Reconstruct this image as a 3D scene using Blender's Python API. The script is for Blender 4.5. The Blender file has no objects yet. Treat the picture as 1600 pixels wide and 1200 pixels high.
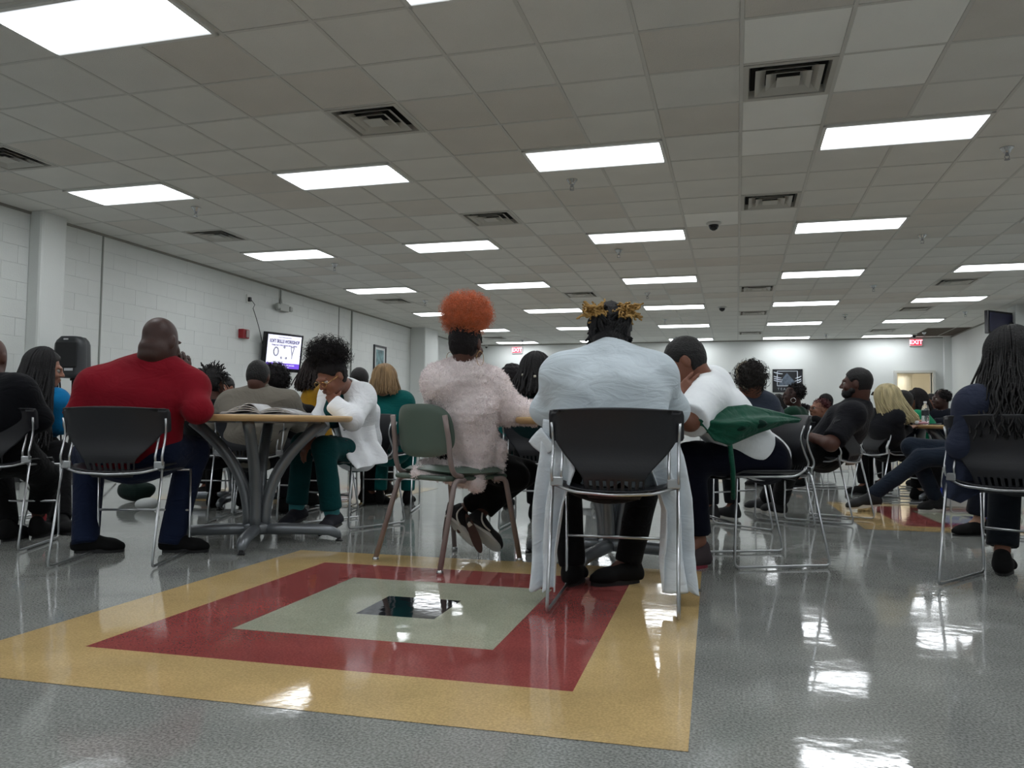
import bpy, math, random
import numpy as np
from mathutils import Vector, Matrix
random.seed(7); RNG = np.random.default_rng(7)
C = bpy.context.scene.collection
SC = bpy.context.scene
PI = math.pi
# ------------------------------------------------------------------ camera
F_PX, YAW, PITCH, ROLL = 1249.2, -0.27395, 0.05049, 0.010577
EYE = np.array([0.0, 0.0, 0.70])
_cy, _sy, _cp, _sp = math.cos(YAW), math.sin(YAW), math.cos(PITCH), math.sin(PITCH)
FWD = np.array([_sy*_cp, _cy*_cp, _sp]); _r = np.array([_cy, -_sy, 0.0]); _u = np.cross(_r, FWD)
RGT = _r*math.cos(ROLL) + _u*math.sin(ROLL); UPV = -_r*math.sin(ROLL) + _u*math.cos(ROLL)
cam = bpy.data.cameras.new('camera'); cam.sensor_width = 36.0; cam.lens = 36.0*F_PX/1600
cam.clip_start = 0.05; cam.clip_end = 100
co = bpy.data.objects.new('camera', cam); C.objects.link(co)
M = Matrix(((RGT[0], UPV[0], -FWD[0]), (RGT[1], UPV[1], -FWD[1]), (RGT[2], UPV[2], -FWD[2])))
co.matrix_world = Matrix.Translation(EYE.tolist()) @ M.to_4x4()
SC.camera = co
# ------------------------------------------------------------------ world and exposure
w = bpy.data.worlds.new('world'); SC.world = w; w.use_nodes = True
w.node_tree.nodes['Background'].inputs[0].default_value = (0.75, 0.8, 0.85, 1)
w.node_tree.nodes['Background'].inputs[1].default_value = 0.02
SC.view_settings.view_transform = 'Standard'; SC.view_settings.look = 'None'
SC.view_settings.exposure = 0.0; SC.view_settings.gamma = 1.0
SC.view_settings.use_curve_mapping = False
LAMP = 10.6                      # radiance of the ceiling light lenses

def at(px, py, D):              # a point in the room from where it shows and how far it is
    return EYE + FWD*D + RGT*((px-800)*D/F_PX) - UPV*((py-600)*D/F_PX)
def ground(px, py, z=0.0):
    d = FWD + RGT*(px-800)/F_PX - UPV*(py-600)/F_PX
    return EYE + d*((z-EYE[2])/d[2])
def on_x(px, py, X):
    d = FWD + RGT*(px-800)/F_PX - UPV*(py-600)/F_PX
    return EYE + d*(X/d[0])
def on_y(px, py, Y):
    d = FWD + RGT*(px-800)/F_PX - UPV*(py-600)/F_PX
    return EYE + d*(Y/d[1])
def px_of(P):
    P = np.asarray(P, float)-EYE; D = P@FWD
    return 800+F_PX*(P@RGT)/D, 600-F_PX*(P@UPV)/D, D
# ------------------------------------------------------------------ materials
def srgb(h):
    if isinstance(h, str):
        c = [int(h[i:i+2], 16)/255 for i in (0, 2, 4)]
    else: c = [v/255 for v in h]
    return tuple((v/12.92 if v <= .04045 else ((v+.055)/1.055)**2.4) for v in c)+(1,)
MATS = {}
def mat(name, col, rough=.6, metal=0, bump=0, bscale=40, var=0, vscale=6, sheen=0, coat=0, stretch=(1, 1, 1), spec=.5, detail=4, emit=None, trans=0, alpha=1, sub=0):
    if name in MATS: return MATS[name]
    m = bpy.data.materials.new(name); MATS[name] = m; m.use_nodes = True
    nt = m.node_tree; b = nt.nodes['Principled BSDF']
    c = srgb(col) if isinstance(col, str) else tuple(col)+(1,)*(4-len(col))
    b.inputs['Base Color'].default_value = c; b.inputs['Roughness'].default_value = rough
    b.inputs['Metallic'].default_value = metal; b.inputs['Specular IOR Level'].default_value = spec
    if sheen: b.inputs['Sheen Weight'].default_value = sheen; b.inputs['Sheen Roughness'].default_value = .4
    if coat: b.inputs['Coat Weight'].default_value = coat; b.inputs['Coat Roughness'].default_value = .08
    if trans: b.inputs['Transmission Weight'].default_value = trans
    if sub: b.inputs['Subsurface Weight'].default_value = sub; b.inputs['Subsurface Radius'].default_value = (.01, .004, .002)
    if emit: b.inputs['Emission Color'].default_value = c; b.inputs['Emission Strength'].default_value = emit
    tc = nt.nodes.new('ShaderNodeTexCoord'); mp = nt.nodes.new('ShaderNodeMapping')
    mp.inputs['Scale'].default_value = stretch; nt.links.new(tc.outputs['Object'], mp.inputs[0])
    if var:
        n = nt.nodes.new('ShaderNodeTexNoise'); n.inputs['Scale'].default_value = vscale; n.inputs['Detail'].default_value = detail
        nt.links.new(mp.outputs[0], n.inputs[0])
        r = nt.nodes.new('ShaderNodeValToRGB')
        r.color_ramp.elements[0].position = .3; r.color_ramp.elements[1].position = .7
        r.color_ramp.elements[0].color = tuple(v*(1-var) for v in c[:3])+(1,)
        r.color_ramp.elements[1].color = tuple(min(1, v*(1+var)) for v in c[:3])+(1,)
        nt.links.new(n.outputs['Fac'], r.inputs[0]); nt.links.new(r.outputs[0], b.inputs['Base Color'])
    if bump:
        n = nt.nodes.new('ShaderNodeTexNoise'); n.inputs['Scale'].default_value = bscale; n.inputs['Detail'].default_value = detail
        nt.links.new(mp.outputs[0], n.inputs[0])
        bp = nt.nodes.new('ShaderNodeBump'); bp.inputs['Strength'].default_value = bump; bp.inputs['Distance'].default_value = .01
        nt.links.new(n.outputs['Fac'], bp.inputs['Height']); nt.links.new(bp.outputs[0], b.inputs['Normal'])
    return m
def cloth(name, col, bump=.25, sheen=.1, rough=.9, var=.06, bscale=9, stretch=(1, 1, 2.2)):
    if name in MATS: return MATS[name]
    m = mat(name, col, rough, 0, 0, 1, var, 7, sheen, stretch=stretch, spec=.15, detail=6); nt = m.node_tree
    tc = [n for n in nt.nodes if n.type == 'TEX_COORD'][0]; mp = [n for n in nt.nodes if n.type == 'MAPPING'][0]
    n1 = nt.nodes.new('ShaderNodeTexNoise'); n1.inputs['Scale'].default_value = 5; n1.inputs['Detail'].default_value = 3; n1.inputs['Distortion'].default_value = .8
    rg_ = nt.nodes.new('ShaderNodeMath'); rg_.operation = 'PINGPONG'; rg_.inputs[1].default_value = .12   # crease lines
    n2 = nt.nodes.new('ShaderNodeTexNoise'); n2.inputs['Scale'].default_value = 260
    nt.links.new(mp.outputs[0], n1.inputs[0]); nt.links.new(tc.outputs['Object'], n2.inputs[0]); nt.links.new(n1.outputs['Fac'], rg_.inputs[0])
    b1 = nt.nodes.new('ShaderNodeBump'); b1.inputs['Strength'].default_value = min(1, bump*1.6); b1.inputs['Distance'].default_value = .05
    b2 = nt.nodes.new('ShaderNodeBump'); b2.inputs['Strength'].default_value = .25; b2.inputs['Distance'].default_value = .002
    nt.links.new(rg_.outputs[0], b1.inputs['Height']); nt.links.new(n2.outputs['Fac'], b2.inputs['Height']); nt.links.new(b1.outputs[0], b2.inputs['Normal'])
    nt.links.new(b2.outputs[0], nt.nodes['Principled BSDF'].inputs['Normal']); return m
def skin(name, col): return mat(name, col, .5, 0, .08, 60, .08, 10, spec=.4)
# ------------------------------------------------------------------ mesh helpers
def mesh(name, V, Fc, smooth=False):
    me = bpy.data.meshes.new(name)
    V = np.asarray(V, np.float32)
    if isinstance(Fc, np.ndarray):
        n = Fc.shape[1]; nf = len(Fc)
        me.vertices.add(len(V)); me.vertices.foreach_set('co', V.ravel())
        me.loops.add(nf*n); me.loops.foreach_set('vertex_index', Fc.astype(np.int32).ravel())
        me.polygons.add(nf); me.polygons.foreach_set('loop_start', np.arange(0, nf*n, n, dtype=np.int32))
        me.update(calc_edges=True)
    else:
        me.from_pydata(V.tolist(), [], [list(map(int, f)) for f in Fc])
    me.polygons.foreach_set('use_smooth', [smooth]*len(me.polygons)); me.update()
    return me
def obj(name, me, m=None, parent=None, loc=None, off=None):
    if off is not None:
        co_ = np.empty(len(me.vertices)*3, np.float32); me.vertices.foreach_get('co', co_)
        co_ = (co_.reshape(-1, 3)-np.asarray(off, np.float32)).ravel(); me.vertices.foreach_set('co', co_); me.update()
    o = bpy.data.objects.new(name, me); C.objects.link(o)
    if m is not None and me is not None and not len(me.materials): me.materials.append(m)
    if parent is not None: o.parent = parent
    if loc is not None: o.location = [float(v) for v in loc]
    return o
def tag(o, label, cat, group=None, kind=None):
    if label: o['label'] = label
    if cat: o['category'] = cat
    if group: o['group'] = group
    if kind: o['kind'] = kind
    return o
def thing(name, label, cat, loc=(0, 0, 0), rz=0, group=None):
    o = bpy.data.objects.new(name, None); C.objects.link(o); o.empty_display_size = .1
    o.location = [float(v) for v in loc]; o.rotation_euler = (0, 0, rz)
    return tag(o, label, cat, group)
def kids(o): return [c for c in bpy.data.objects if c.parent == o]
def dup(o, loc=None, rz=None, label=None, group=None, parent=None):
    c = o.copy(); C.objects.link(c)
    if parent is not None: c.parent = parent
    if loc is not None: c.location = [float(v) for v in loc]
    if rz is not None: c.rotation_euler = (0, 0, rz)
    if label: c['label'] = label
    if group: c['group'] = group
    for k in list(o.children): dup(k, parent=c)
    return c
class MB:
    def __init__(s): s.v = []; s.f = []; s.n = 0
    def add(s, V, Fc):
        V = [tuple(map(float, p)) for p in V]
        s.v += V; s.f += [tuple(i+s.n for i in f) for f in Fc]; s.n += len(V)
    def box(s, c, d, R=None):
        x, y, z = d[0]/2, d[1]/2, d[2]/2
        V = np.array([(a*x, b*y, e*z) for a in (-1, 1) for b in (-1, 1) for e in (-1, 1)])
        if R is not None: V = V@np.asarray(R).T
        s.add(V+np.asarray(c), [(0, 1, 3, 2), (4, 6, 7, 5), (0, 4, 5, 1), (2, 3, 7, 6), (0, 2, 6, 4), (1, 5, 7, 3)])
    def lathe(s, prof, c=(0, 0, 0), n=24, cap=True):
        V = []; Fc = []
        for r, z in prof:
            for i in range(n): V.append((c[0]+r*math.cos(2*PI*i/n), c[1]+r*math.sin(2*PI*i/n), c[2]+z))
        m = len(prof)
        for j in range(m-1):
            for i in range(n): Fc.append((j*n+i, j*n+(i+1) % n, (j+1)*n+(i+1) % n, (j+1)*n+i))
        if cap: Fc.append(tuple(range(n-1, -1, -1))); Fc.append(tuple((m-1)*n+i for i in range(n)))
        s.add(V, Fc)
    def tube(s, pts, r, n=8, fillet=0):
        P = [np.asarray(p, float) for p in pts]
        if fillet:
            Q = [P[0]]
            for a, b, c in zip(P, P[1:], P[2:]):
                f = min(fillet, np.linalg.norm(a-b)*.45, np.linalg.norm(c-b)*.45)
                u = b+(a-b)/np.linalg.norm(a-b)*f; v = b+(c-b)/np.linalg.norm(c-b)*f
                Q += [u*(1-t)**2+2*b*t*(1-t)+v*t*t for t in (0, .25, .5, .75, 1)]
            P = Q+[P[-1]]
        rr = r if hasattr(r, '__len__') else [r]*len(P)
        V, Fc = sweep(np.array(P)[None], np.array(rr)[None], n)
        s.add(V, Fc.tolist()); k = len(P)
        s.f.append(tuple(s.n-k*n+i for i in range(n-1, -1, -1))); s.f.append(tuple(s.n-n+i for i in range(n)))
    def build(s, name, m, parent=None, smooth=False, off=None):
        return obj(name, mesh(name, s.v, s.f, smooth), m, parent, off=off)
def sweep(P, Rr, n=4):          # P (N,M,3) curves, Rr (N,M) radii -> tubes
    N, Mm, _ = P.shape
    T = np.gradient(P, axis=1); T /= np.linalg.norm(T, axis=2, keepdims=True)+1e-9
    ref = np.where(np.abs(T[:, :1, 2:3]) > .8, np.array([1., 0, 0]), np.array([0, 0, 1.]))
    Nn = np.empty_like(P); v = ref[:, 0]
    for j in range(Mm):
        v = v-(v*T[:, j]).sum(1, keepdims=True)*T[:, j]; v /= np.linalg.norm(v, axis=1, keepdims=True)+1e-9; Nn[:, j] = v
    B = np.cross(T, Nn)
    a = np.arange(n)*2*PI/n
    V = P[:, :, None]+Rr[:, :, None, None]*(Nn[:, :, None]*np.cos(a)[:, None]+B[:, :, None]*np.sin(a)[:, None])
    idx = np.arange(N*Mm*n).reshape(N, Mm, n)
    a0 = idx[:, :-1]; a1 = idx[:, 1:]
    Fc = np.stack([a0, np.roll(a0, -1, 2), np.roll(a1, -1, 2), a1], -1).reshape(-1, 4)
    return V.reshape(-1, 3), Fc
def strands(name, P, Rr, m, parent, n=4, off=(0, 0, 0)):
    V, Fc = sweep(np.asarray(P, float), np.asarray(Rr, float), n)
    return obj(name, mesh(name, V, Fc, True), m, parent, off=off)
def solid(o, t, off=0):
    md = o.modifiers.new('s', 'SOLIDIFY'); md.thickness = t; md.offset = off; return o
def bevel(o, wd, seg=2):
    md = o.modifiers.new('b', 'BEVEL'); md.width = wd; md.segments = seg; md.limit_method = 'ANGLE'; return o
# ------------------------------------------------------------------ implicit bodies: smooth unions meshed once
def nrm(v): v = np.asarray(v, float); return v/(np.linalg.norm(v)+1e-12)
class SDF:
    def __init__(s): s.p = []
    def add(s, fn, lo, hi, k=.03, op='u'): s.p.append((fn, np.asarray(lo, float), np.asarray(hi, float), k, op)); return s
    def cap(s, a, b, ra, rb, k=.03, op='u', cut=None):
        a = np.asarray(a, float); b = np.asarray(b, float); d = b-a; L = d@d+1e-12; R = max(ra, rb)
        def fn(P):
            t = np.clip(((P-a)@d)/L, 0, 1); q = P-a-t[..., None]*d
            r = np.sqrt((q*q).sum(-1))-(ra+(rb-ra)*t)
            if cut is not None: r = np.maximum(r, (P-cut[0])@nrm(cut[1]))
            return r
        return s.add(fn, np.minimum(a, b)-R, np.maximum(a, b)+R, k, op)
    def ecap(s, a, b, wd0, wd1, right, k=.04, op='u'):
        a = np.asarray(a, float); b = np.asarray(b, float); d = b-a; L = d@d+1e-12; R = max(wd0+wd1); right = nrm(right)
        (w0, d0), (w1, d1) = wd0, wd1
        def fn(P):
            t = np.clip(((P-a)@d)/L, 0, 1); q = P-a-t[..., None]*d
            W = w0+(w1-w0)*t; Dd = d0+(d1-d0)*t
            x = q@right; rest = np.maximum((q*q).sum(-1)-x*x, 0)
            e = np.sqrt((x*Dd/W)**2+rest)
            return (e-Dd)*(.5+.5*np.clip(Dd/W, .3, 1)**-.5*.8)
        return s.add(fn, np.minimum(a, b)-R, np.maximum(a, b)+R, k, op)
    def ell(s, c, r, R=None, k=.02, op='u'):
        c = np.asarray(c, float); r = np.asarray(r, float); A = np.eye(3) if R is None else np.asarray(R)
        def fn(P):
            q = (P-c)@A; k0 = np.sqrt(((q/r)**2).sum(-1)); k1 = np.sqrt(((q/(r*r))**2).sum(-1))+1e-9
            return k0*(k0-1)/k1
        m = max(r); return s.add(fn, c-m, c+m, k, op)
    def plane(s, p, n, k=0.0):       # removes what lies on the side n points to
        p = np.asarray(p, float); n = nrm(n)
        return s.add(lambda P: (P-p)@n, [-99]*3, [99]*3, k, 'i')
    def nets(s, vs, post=None, infl=0.0):
        U = [q for q in s.p if q[4] == 'u']
        lo = np.min([q[1] for q in U], 0)-vs*3-.02-infl; hi = np.max([q[2] for q in U], 0)+vs*3+.02+infl
        n = np.ceil((hi-lo)/vs).astype(int)+1
        ax = [lo[i]+vs*np.arange(n[i]) for i in range(3)]
        Fd = np.full(n, 1.0)
        for fn, a, b, k, op in s.p:
            m = k+vs*2+infl+.01
            i0 = np.clip(np.floor((a-m-lo)/vs).astype(int), 0, n-1); i1 = np.clip(np.ceil((b+m-lo)/vs).astype(int)+1, 1, n)
            if (i1 <= i0).any(): continue
            G = np.stack(np.meshgrid(*[ax[i][i0[i]:i1[i]] for i in range(3)], indexing='ij'), -1)
            d = fn(G); sl = tuple(slice(i0[i], i1[i]) for i in range(3)); f = Fd[sl]
            if op == 'u':
                d = d-infl
                Fd[sl] = np.minimum(f, d)-(np.maximum(k-np.abs(f-d), 0)**2/(4*k) if k else 0)
            elif op == 's':
                Fd[sl] = np.maximum(f, -d)+(np.maximum(k-np.abs(f+d), 0)**2/(4*k) if k else 0)
            else: Fd[sl] = np.maximum(f, d)
        if post is not None:
            G = np.stack(np.meshgrid(*ax, indexing='ij'), -1)
            near = np.abs(Fd) < .06
            Fd[near] += post(G[near])
        Fd[0] = Fd[-1] = 1; Fd[:, 0] = Fd[:, -1] = 1; Fd[:, :, 0] = Fd[:, :, -1] = 1
        ins = Fd < 0
        c = ins[:-1, :-1, :-1].astype(np.int8)
        for i in (0, 1):
            for j in (0, 1):
                for l in (0, 1):
                    if i+j+l: c = c+ins[i:n[0]-1+i, j:n[1]-1+j, l:n[2]-1+l]
        I = np.argwhere((c > 0) & (c < 8))
        if not len(I): return np.zeros((0, 3)), np.zeros((0, 4), int)
        vid = np.full(c.shape, -1, np.int64); vid[tuple(I.T)] = np.arange(len(I))
        cr = {(i, j, l): Fd[I[:, 0]+i, I[:, 1]+j, I[:, 2]+l] for i in (0, 1) for j in (0, 1) for l in (0, 1)}
        acc = np.zeros((len(I), 3)); cnt = np.zeros(len(I))
        for p0 in cr:
            for a in range(3):
                if p0[a]: continue
                p1 = tuple(p0[i]+(i == a) for i in range(3)); f0, f1 = cr[p0], cr[p1]
                mk = (f0 < 0) != (f1 < 0); t = np.where(mk, f0/np.where(mk, f0-f1, 1), 0)
                q = np.tile(np.array(p0, float), (len(I), 1)); q[:, a] += t
                acc += q*mk[:, None]; cnt += mk
        V = lo+(I+acc/cnt[:, None])*vs
        Q = []
        for a in range(3):
            b, c2 = (a+1) % 3, (a+2) % 3
            s0 = [slice(None)]*3; s1 = [slice(None)]*3; s0[a] = slice(0, -1); s1[a] = slice(1, None)
            E = np.argwhere(ins[tuple(s0)] != ins[tuple(s1)])
            E = E[(E[:, b] > 0) & (E[:, c2] > 0) & (E[:, b] < n[b]-1) & (E[:, c2] < n[c2]-1)]
            if not len(E): continue
            def g(db, dc):
                K = E.copy(); K[:, b] -= db; K[:, c2] -= dc; return vid[tuple(K.T)]
            q = np.stack([g(1, 1), g(0, 1), g(0, 0), g(1, 0)], 1)
            fl = ins[tuple(E.T)]
            q[~fl] = q[~fl][:, ::-1]; Q.append(q)
        return V, np.concatenate(Q)
def relax(V, Fc, it=2, lam=.5):
    if not len(V): return V
    e = np.concatenate([Fc[:, [0, 1]], Fc[:, [1, 2]], Fc[:, [2, 3]], Fc[:, [3, 0]]]); e = np.concatenate([e, e[:, ::-1]])
    cnt = np.bincount(e[:, 0], minlength=len(V))[:, None]
    for _ in range(it):
        S = np.stack([np.bincount(e[:, 0], V[e[:, 1], i], len(V)) for i in range(3)], 1)
        V = V*(1-lam)+lam*S/np.maximum(cnt, 1)
    return V
def sd_obj(name, sd, vs, m, parent, off, post=None, infl=0.0, it=1):
    V, Fc = sd.nets(vs, post, infl)
    V = relax(V, Fc, it)
    return obj(name, mesh(name, V, Fc, True), m, parent, off=off)
def folds(amp, seed=0, ax=(0.3, 0.2, 1.0), f=26):
    ax = nrm(ax); r = np.random.default_rng(seed); a, b, c, d = r.uniform(0, 6, 4)
    u = nrm(np.cross(ax, [.3, 1, .2])); v = np.cross(ax, u)
    def fn(P):
        s, x, y = P@ax, P@u, P@v
        w = 1.6*np.sin(x*7+a)+1.1*np.sin(y*9+b+s*4)+.6*np.sin(x*17+y*11+c)
        k = np.abs(np.sin(s*f*.5+w*.8+d))**.7
        m = .5+.5*np.sin(x*5+s*6+b)*np.sin(y*6+a)
        return amp*(k-.6)*(.35+.65*m)
    return fn
def fuzz(amp, f=90):
    def fn(P):
        x, y, z = P[..., 0]*f, P[..., 1]*f, P[..., 2]*f
        return amp*(np.sin(x+1.3*np.sin(y*.7+z*.3))*np.sin(y+1.1*np.sin(z*.8))+.6*np.sin(z*1.1+np.sin(x*1.3)))
    return fn
def both(f, g): return lambda P: f(P)+g(P)
# ------------------------------------------------------------------ the room
TL = 0.6096; GX, GY, CZ = 0.03985, 5.31245, 3.0553
XL, XR, YF, YB = -7.73, 5.28, 22.66, -4.5
def gx(u): return GX+u*TL
def gy(v): return GY+v*TL
m_wall = mat('painted_block', 'd6d9d7', .55, 0, .12, 70, .015, 2)
m_ceil = mat('ceiling_board', 'dcdbd6', .95, 0, .5, 160, .05, 1.3, detail=8)
m_tbar = mat('grid_metal', 'c9c8c3', .6)
m_dark = mat('dark_void', '101010', .9)
def floor_mat(name, col, spk=.35):
    m = bpy.data.materials.new(name); m.use_nodes = True; nt = m.node_tree; b = nt.nodes['Principled BSDF']; c = srgb(col)
    tc = nt.nodes.new('ShaderNodeTexCoord')
    n1 = nt.nodes.new('ShaderNodeTexNoise'); n1.inputs['Scale'].default_value = 150; n1.inputs['Detail'].default_value = 4
    n2 = nt.nodes.new('ShaderNodeTexNoise'); n2.inputs['Scale'].default_value = 3.5; n2.inputs['Detail'].default_value = 8
    r = nt.nodes.new('ShaderNodeValToRGB'); r.color_ramp.elements[0].position = .36; r.color_ramp.elements[1].position = .64
    r.color_ramp.elements[0].color = tuple(v*(1-spk) for v in c[:3])+(1,); r.color_ramp.elements[1].color = tuple(min(1, v*(1+spk)) for v in c[:3])+(1,)
    mx = nt.nodes.new('ShaderNodeMixRGB'); mx.blend_type = 'MULTIPLY'; mx.inputs[0].default_value = .35
    r2 = nt.nodes.new('ShaderNodeValToRGB'); r2.color_ramp.elements[0].color = (.45, .45, .45, 1); r2.color_ramp.elements[0].position = .3; r2.color_ramp.elements[1].position = .65
    for n in (n1, n2): nt.links.new(tc.outputs['Object'], n.inputs[0])
    nt.links.new(n1.outputs['Fac'], r.inputs[0]); nt.links.new(n2.outputs['Fac'], r2.inputs[0])
    nt.links.new(r.outputs[0], mx.inputs[1]); nt.links.new(r2.outputs[0], mx.inputs[2]); nt.links.new(mx.outputs[0], b.inputs['Base Color'])
    # worn wax: gloss differs from patch to patch, surface slightly wavy
    r3 = nt.nodes.new('ShaderNodeMapRange'); r3.inputs[3].default_value = .03; r3.inputs[4].default_value = .10
    r3.inputs[1].default_value = .3; r3.inputs[2].default_value = .7
    nt.links.new(n2.outputs['Fac'], r3.inputs[0]); nt.links.new(r3.outputs[0], b.inputs['Roughness'])
    n3 = nt.nodes.new('ShaderNodeTexNoise'); n3.inputs['Scale'].default_value = 11; n3.inputs['Detail'].default_value = 3
    nt.links.new(tc.outputs['Object'], n3.inputs[0])
    bp = nt.nodes.new('ShaderNodeBump'); bp.inputs['Strength'].default_value = .10; bp.inputs['Distance'].default_value = .006
    nt.links.new(n3.outputs['Fac'], bp.inputs['Height']); nt.links.new(bp.outputs[0], b.inputs['Normal'])
    b.inputs['Specular IOR Level'].default_value = .55
    return m
m_floor = floor_mat('grey_sheet_floor', '90928e')
mb = MB(); mb.box(((XL+XR)/2, (YF+YB)/2, -.05), (XR-XL+.6, YF-YB+.6, .1))
floor = mb.build('floor', m_floor); floor['kind'] = 'structure'
# coloured squares let into the floor, each band a mitred ring
COLS = [floor_mat('inlay_yellow', 'cbae7a', .14), floor_mat('inlay_red', '9a4f4c', .16), floor_mat('inlay_green', 'aeb09c', .16), floor_mat('inlay_black', '14171d', .3)]
NM = [('yellow_band', 'outer'), ('red_band', 'second'), ('green_band', 'third'), ('black_square', 'centre')]
def inlay(cx, cy, rot, sy=1.0, only=None):
    rads = [1.067, .762, .457, .152, 0]
    for i in range(4):
        mb = MB(); a, b = rads[i], rads[i+1]; z = .0012
        def P(x, y, zz=z):
            y *= sy; c_, s_ = math.cos(rot), math.sin(rot); return (cx+x*c_-y*s_, cy+x*s_+y*c_, zz)
        if b: 
            o_ = [P(-a, -a), P(a, -a), P(a, a), P(-a, a)]; n_ = [P(-b, -b), P(b, -b), P(b, b), P(-b, b)]
            for k in range(4): mb.add([o_[k], o_[(k+1) % 4], n_[(k+1) % 4], n_[k]], [(0, 1, 2, 3)])
        else: mb.add([P(-a, -a), P(a, -a), P(a, a), P(-a, a)], [(0, 1, 2, 3)])
        mb.build(NM[i][0], COLS[i], floor)
inlay(-1.20, 2.87, .028, 1.035); inlay(1.90, 7.10, .02, .97); inlay(-4.15, 7.10, .02, .97)
inlay(-1.2, 11.4, .02, .97); inlay(4.9, 2.87, .02, 1.0); inlay(-4.15, 15.6, .02, .97); inlay(1.9, 15.6, .02, .97)
# ceiling slab, grid and boards
mb = MB(); mb.box(((XL+XR)/2, (YF+YB)/2, CZ+.09), (XR-XL+.6, YF-YB+.6, .08))
ceiling = mb.build('ceiling', m_dark); ceiling['kind'] = 'structure'
mb = MB()
us = range(-13, 10); vs_ = range(-16, 30)
for u in us:
    x = gx(u)
    if XL < x < XR: mb.box((x, (YF+YB)/2, CZ+.004), (.024, YF-YB, .012))
for v in vs_:
    y = gy(v)
    if YB < y < YF: mb.box(((XL+XR)/2, y, CZ+.0045), (XR-XL, .024, .011))
mb.build('ceiling_grid', m_tbar, ceiling)
LIGHTS = []; VENTS = []
for v in (-13, -8, -3, 2, 7, 12, 17, 22, 27):
    for u in (-11, -7, -3, 1, 5):
        LIGHTS.append((u, v))
for (u, v) in [(0, 0), (-5, 0), (-11, 0), (0, 5), (-5, 5), (-11, 5), (0, 14), (-5, 14), (-11, 14), (5, 14), (0, 19), (5, 19), (0, 25), (5, 25), (-11, 25)]: VENTS.append((u, v))
taken = set()
for u, v in LIGHTS: taken |= {(u, v), (u+1, v)}
for u, v in VENTS: taken.add((u, v))
for v in (25, 26, 27):
    for u in (7, 8): taken.add((u, v))
cells = []
for u in range(-13, 9):
    for v in range(-16, 29):
        if (u, v) in taken: continue
        x0_, x1_ = max(gx(u), XL), min(gx(u+1), XR); y0_, y1_ = max(gy(v), YB), min(gy(v+1), YF)
        if x1_-x0_ < .06 or y1_-y0_ < .06: continue
        c = np.array([(x0_+x1_)/2, (y0_+y1_)/2, CZ]); X, Y, D = px_of(c)
        inview = D > 0 and -120 < X < 1720 and -120 < Y < 700
        full = x1_-x0_ > .6 and y1_-y0_ > .6
        cells.append((D if inview else 999, full, c, x1_-x0_, y1_-y0_))
cells.sort(key=lambda t: t[0])
def tile_geo(mb, c, wx, wy):
    a, b = wx/2-.0125, wy/2-.0125; z = .001; e = .002
    V = [(c[0]+sx*(a-i), c[1]+sy*(b-i), c[2]+zz) for zz, i in ((z+.008, 0), (z+e, 0), (z, e)) for sx, sy in ((-1, -1), (1, -1), (1, 1), (-1, 1))]
    Fq = [(k, (k+1) % 4, 4+(k+1) % 4, 4+k) for k in range(4)]+[(4+k, 4+(k+1) % 4, 8+(k+1) % 4, 8+k) for k in range(4)]+[(8, 9, 10, 11)]
    mb.add(V, [tuple(reversed(f)) for f in Fq])
mb = MB(); tile_geo(mb, (0, 0, 0), TL, TL); tme = mesh('ceiling_tile', mb.v, mb.f); tme.materials.append(m_ceil)
m_ceil2 = mat('ceiling_board_new', 'f0f0ec', .95, 0, .4, 160, .03, 1.3, detail=8)
tme2 = tme.copy(); tme2.materials.clear(); tme2.materials.append(m_ceil2)
m_ceil3 = mat('ceiling_board_aged', 'd3cfc8', .95, 0, .5, 160, .05, 1.3, detail=8); tme3 = tme.copy(); tme3.materials.clear(); tme3.materials.append(m_ceil3)
rest = MB(); cnt = 0
fresh = {(0, -1), (0, 1), (1, -1), (1, 0), (1, 7), (0, 2), (-1, 6)}
for D, full, c, wx, wy in cells:
    if full and cnt < 300 and D < 900:
        uv = (round((c[0]-GX)/TL-.5), round((c[1]-GY)/TL-.5))
        obj('ceiling_tile', tme2 if uv in fresh else (tme3 if RNG.random() < .3 else tme), None, ceiling, c+np.array([0, 0, RNG.uniform(-.0015, .0015)])); cnt += 1
    else: tile_geo(rest, c, wx, wy)
o = rest.build('ceiling_tiles', m_ceil, ceiling); o['kind'] = 'stuff'
# return air grille panel by the far right corner
mb = MB()
for i in range(26): mb.box((gx(7)+.6, gy(25)+.04+i*.068, CZ+.02), (1.19, .012, .05), [[1, 0, 0], [0, .8, -.6], [0, .6, .8]])
rg = mb.build('return_air_grille', mat('grille_brown', '6a5f55', .6)); tag(rg, 'dark rectangular air return grille in ceiling by the right exit sign', 'grille')
# walls
def wall(name, c, d, m=m_wall):
    mb = MB(); mb.box(c, d); o = mb.build(name, m); o['kind'] = 'structure'; return o
H = CZ+.05
wl = wall('wall_left', (XL-.106, (YF+YB)/2, H/2), (.2, YF-YB+.4, H))
wr = wall('wall_right', (XR+.1, (YF+YB)/2, H/2), (.2, YF-YB+.4, H))
wbk = wall('wall_back', ((XL+XR)/2, YB-.1, H/2), (XR-XL+.4, .2, H))
dl, dr, dz = on_y(1400, 583, YF), on_y(1456, 583, YF), on_y(1430, 583, YF)[2]
DX0, DX1, DZ = dl[0], dr[0], dz
mb = MB(); mb.box(((XL-.2+DX0)/2, YF+.1, H/2), (DX0-XL+.2, .2, H)); mb.box(((XR+.2+DX1)/2, YF+.1, H/2), (XR+.2-DX1, .2, H))
mb.box(((DX0+DX1)/2, YF+.1, (H+DZ)/2), (DX1-DX0, .2, H-DZ)); wf = mb.build('wall_far', m_wall); wf['kind'] = 'structure'
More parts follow.
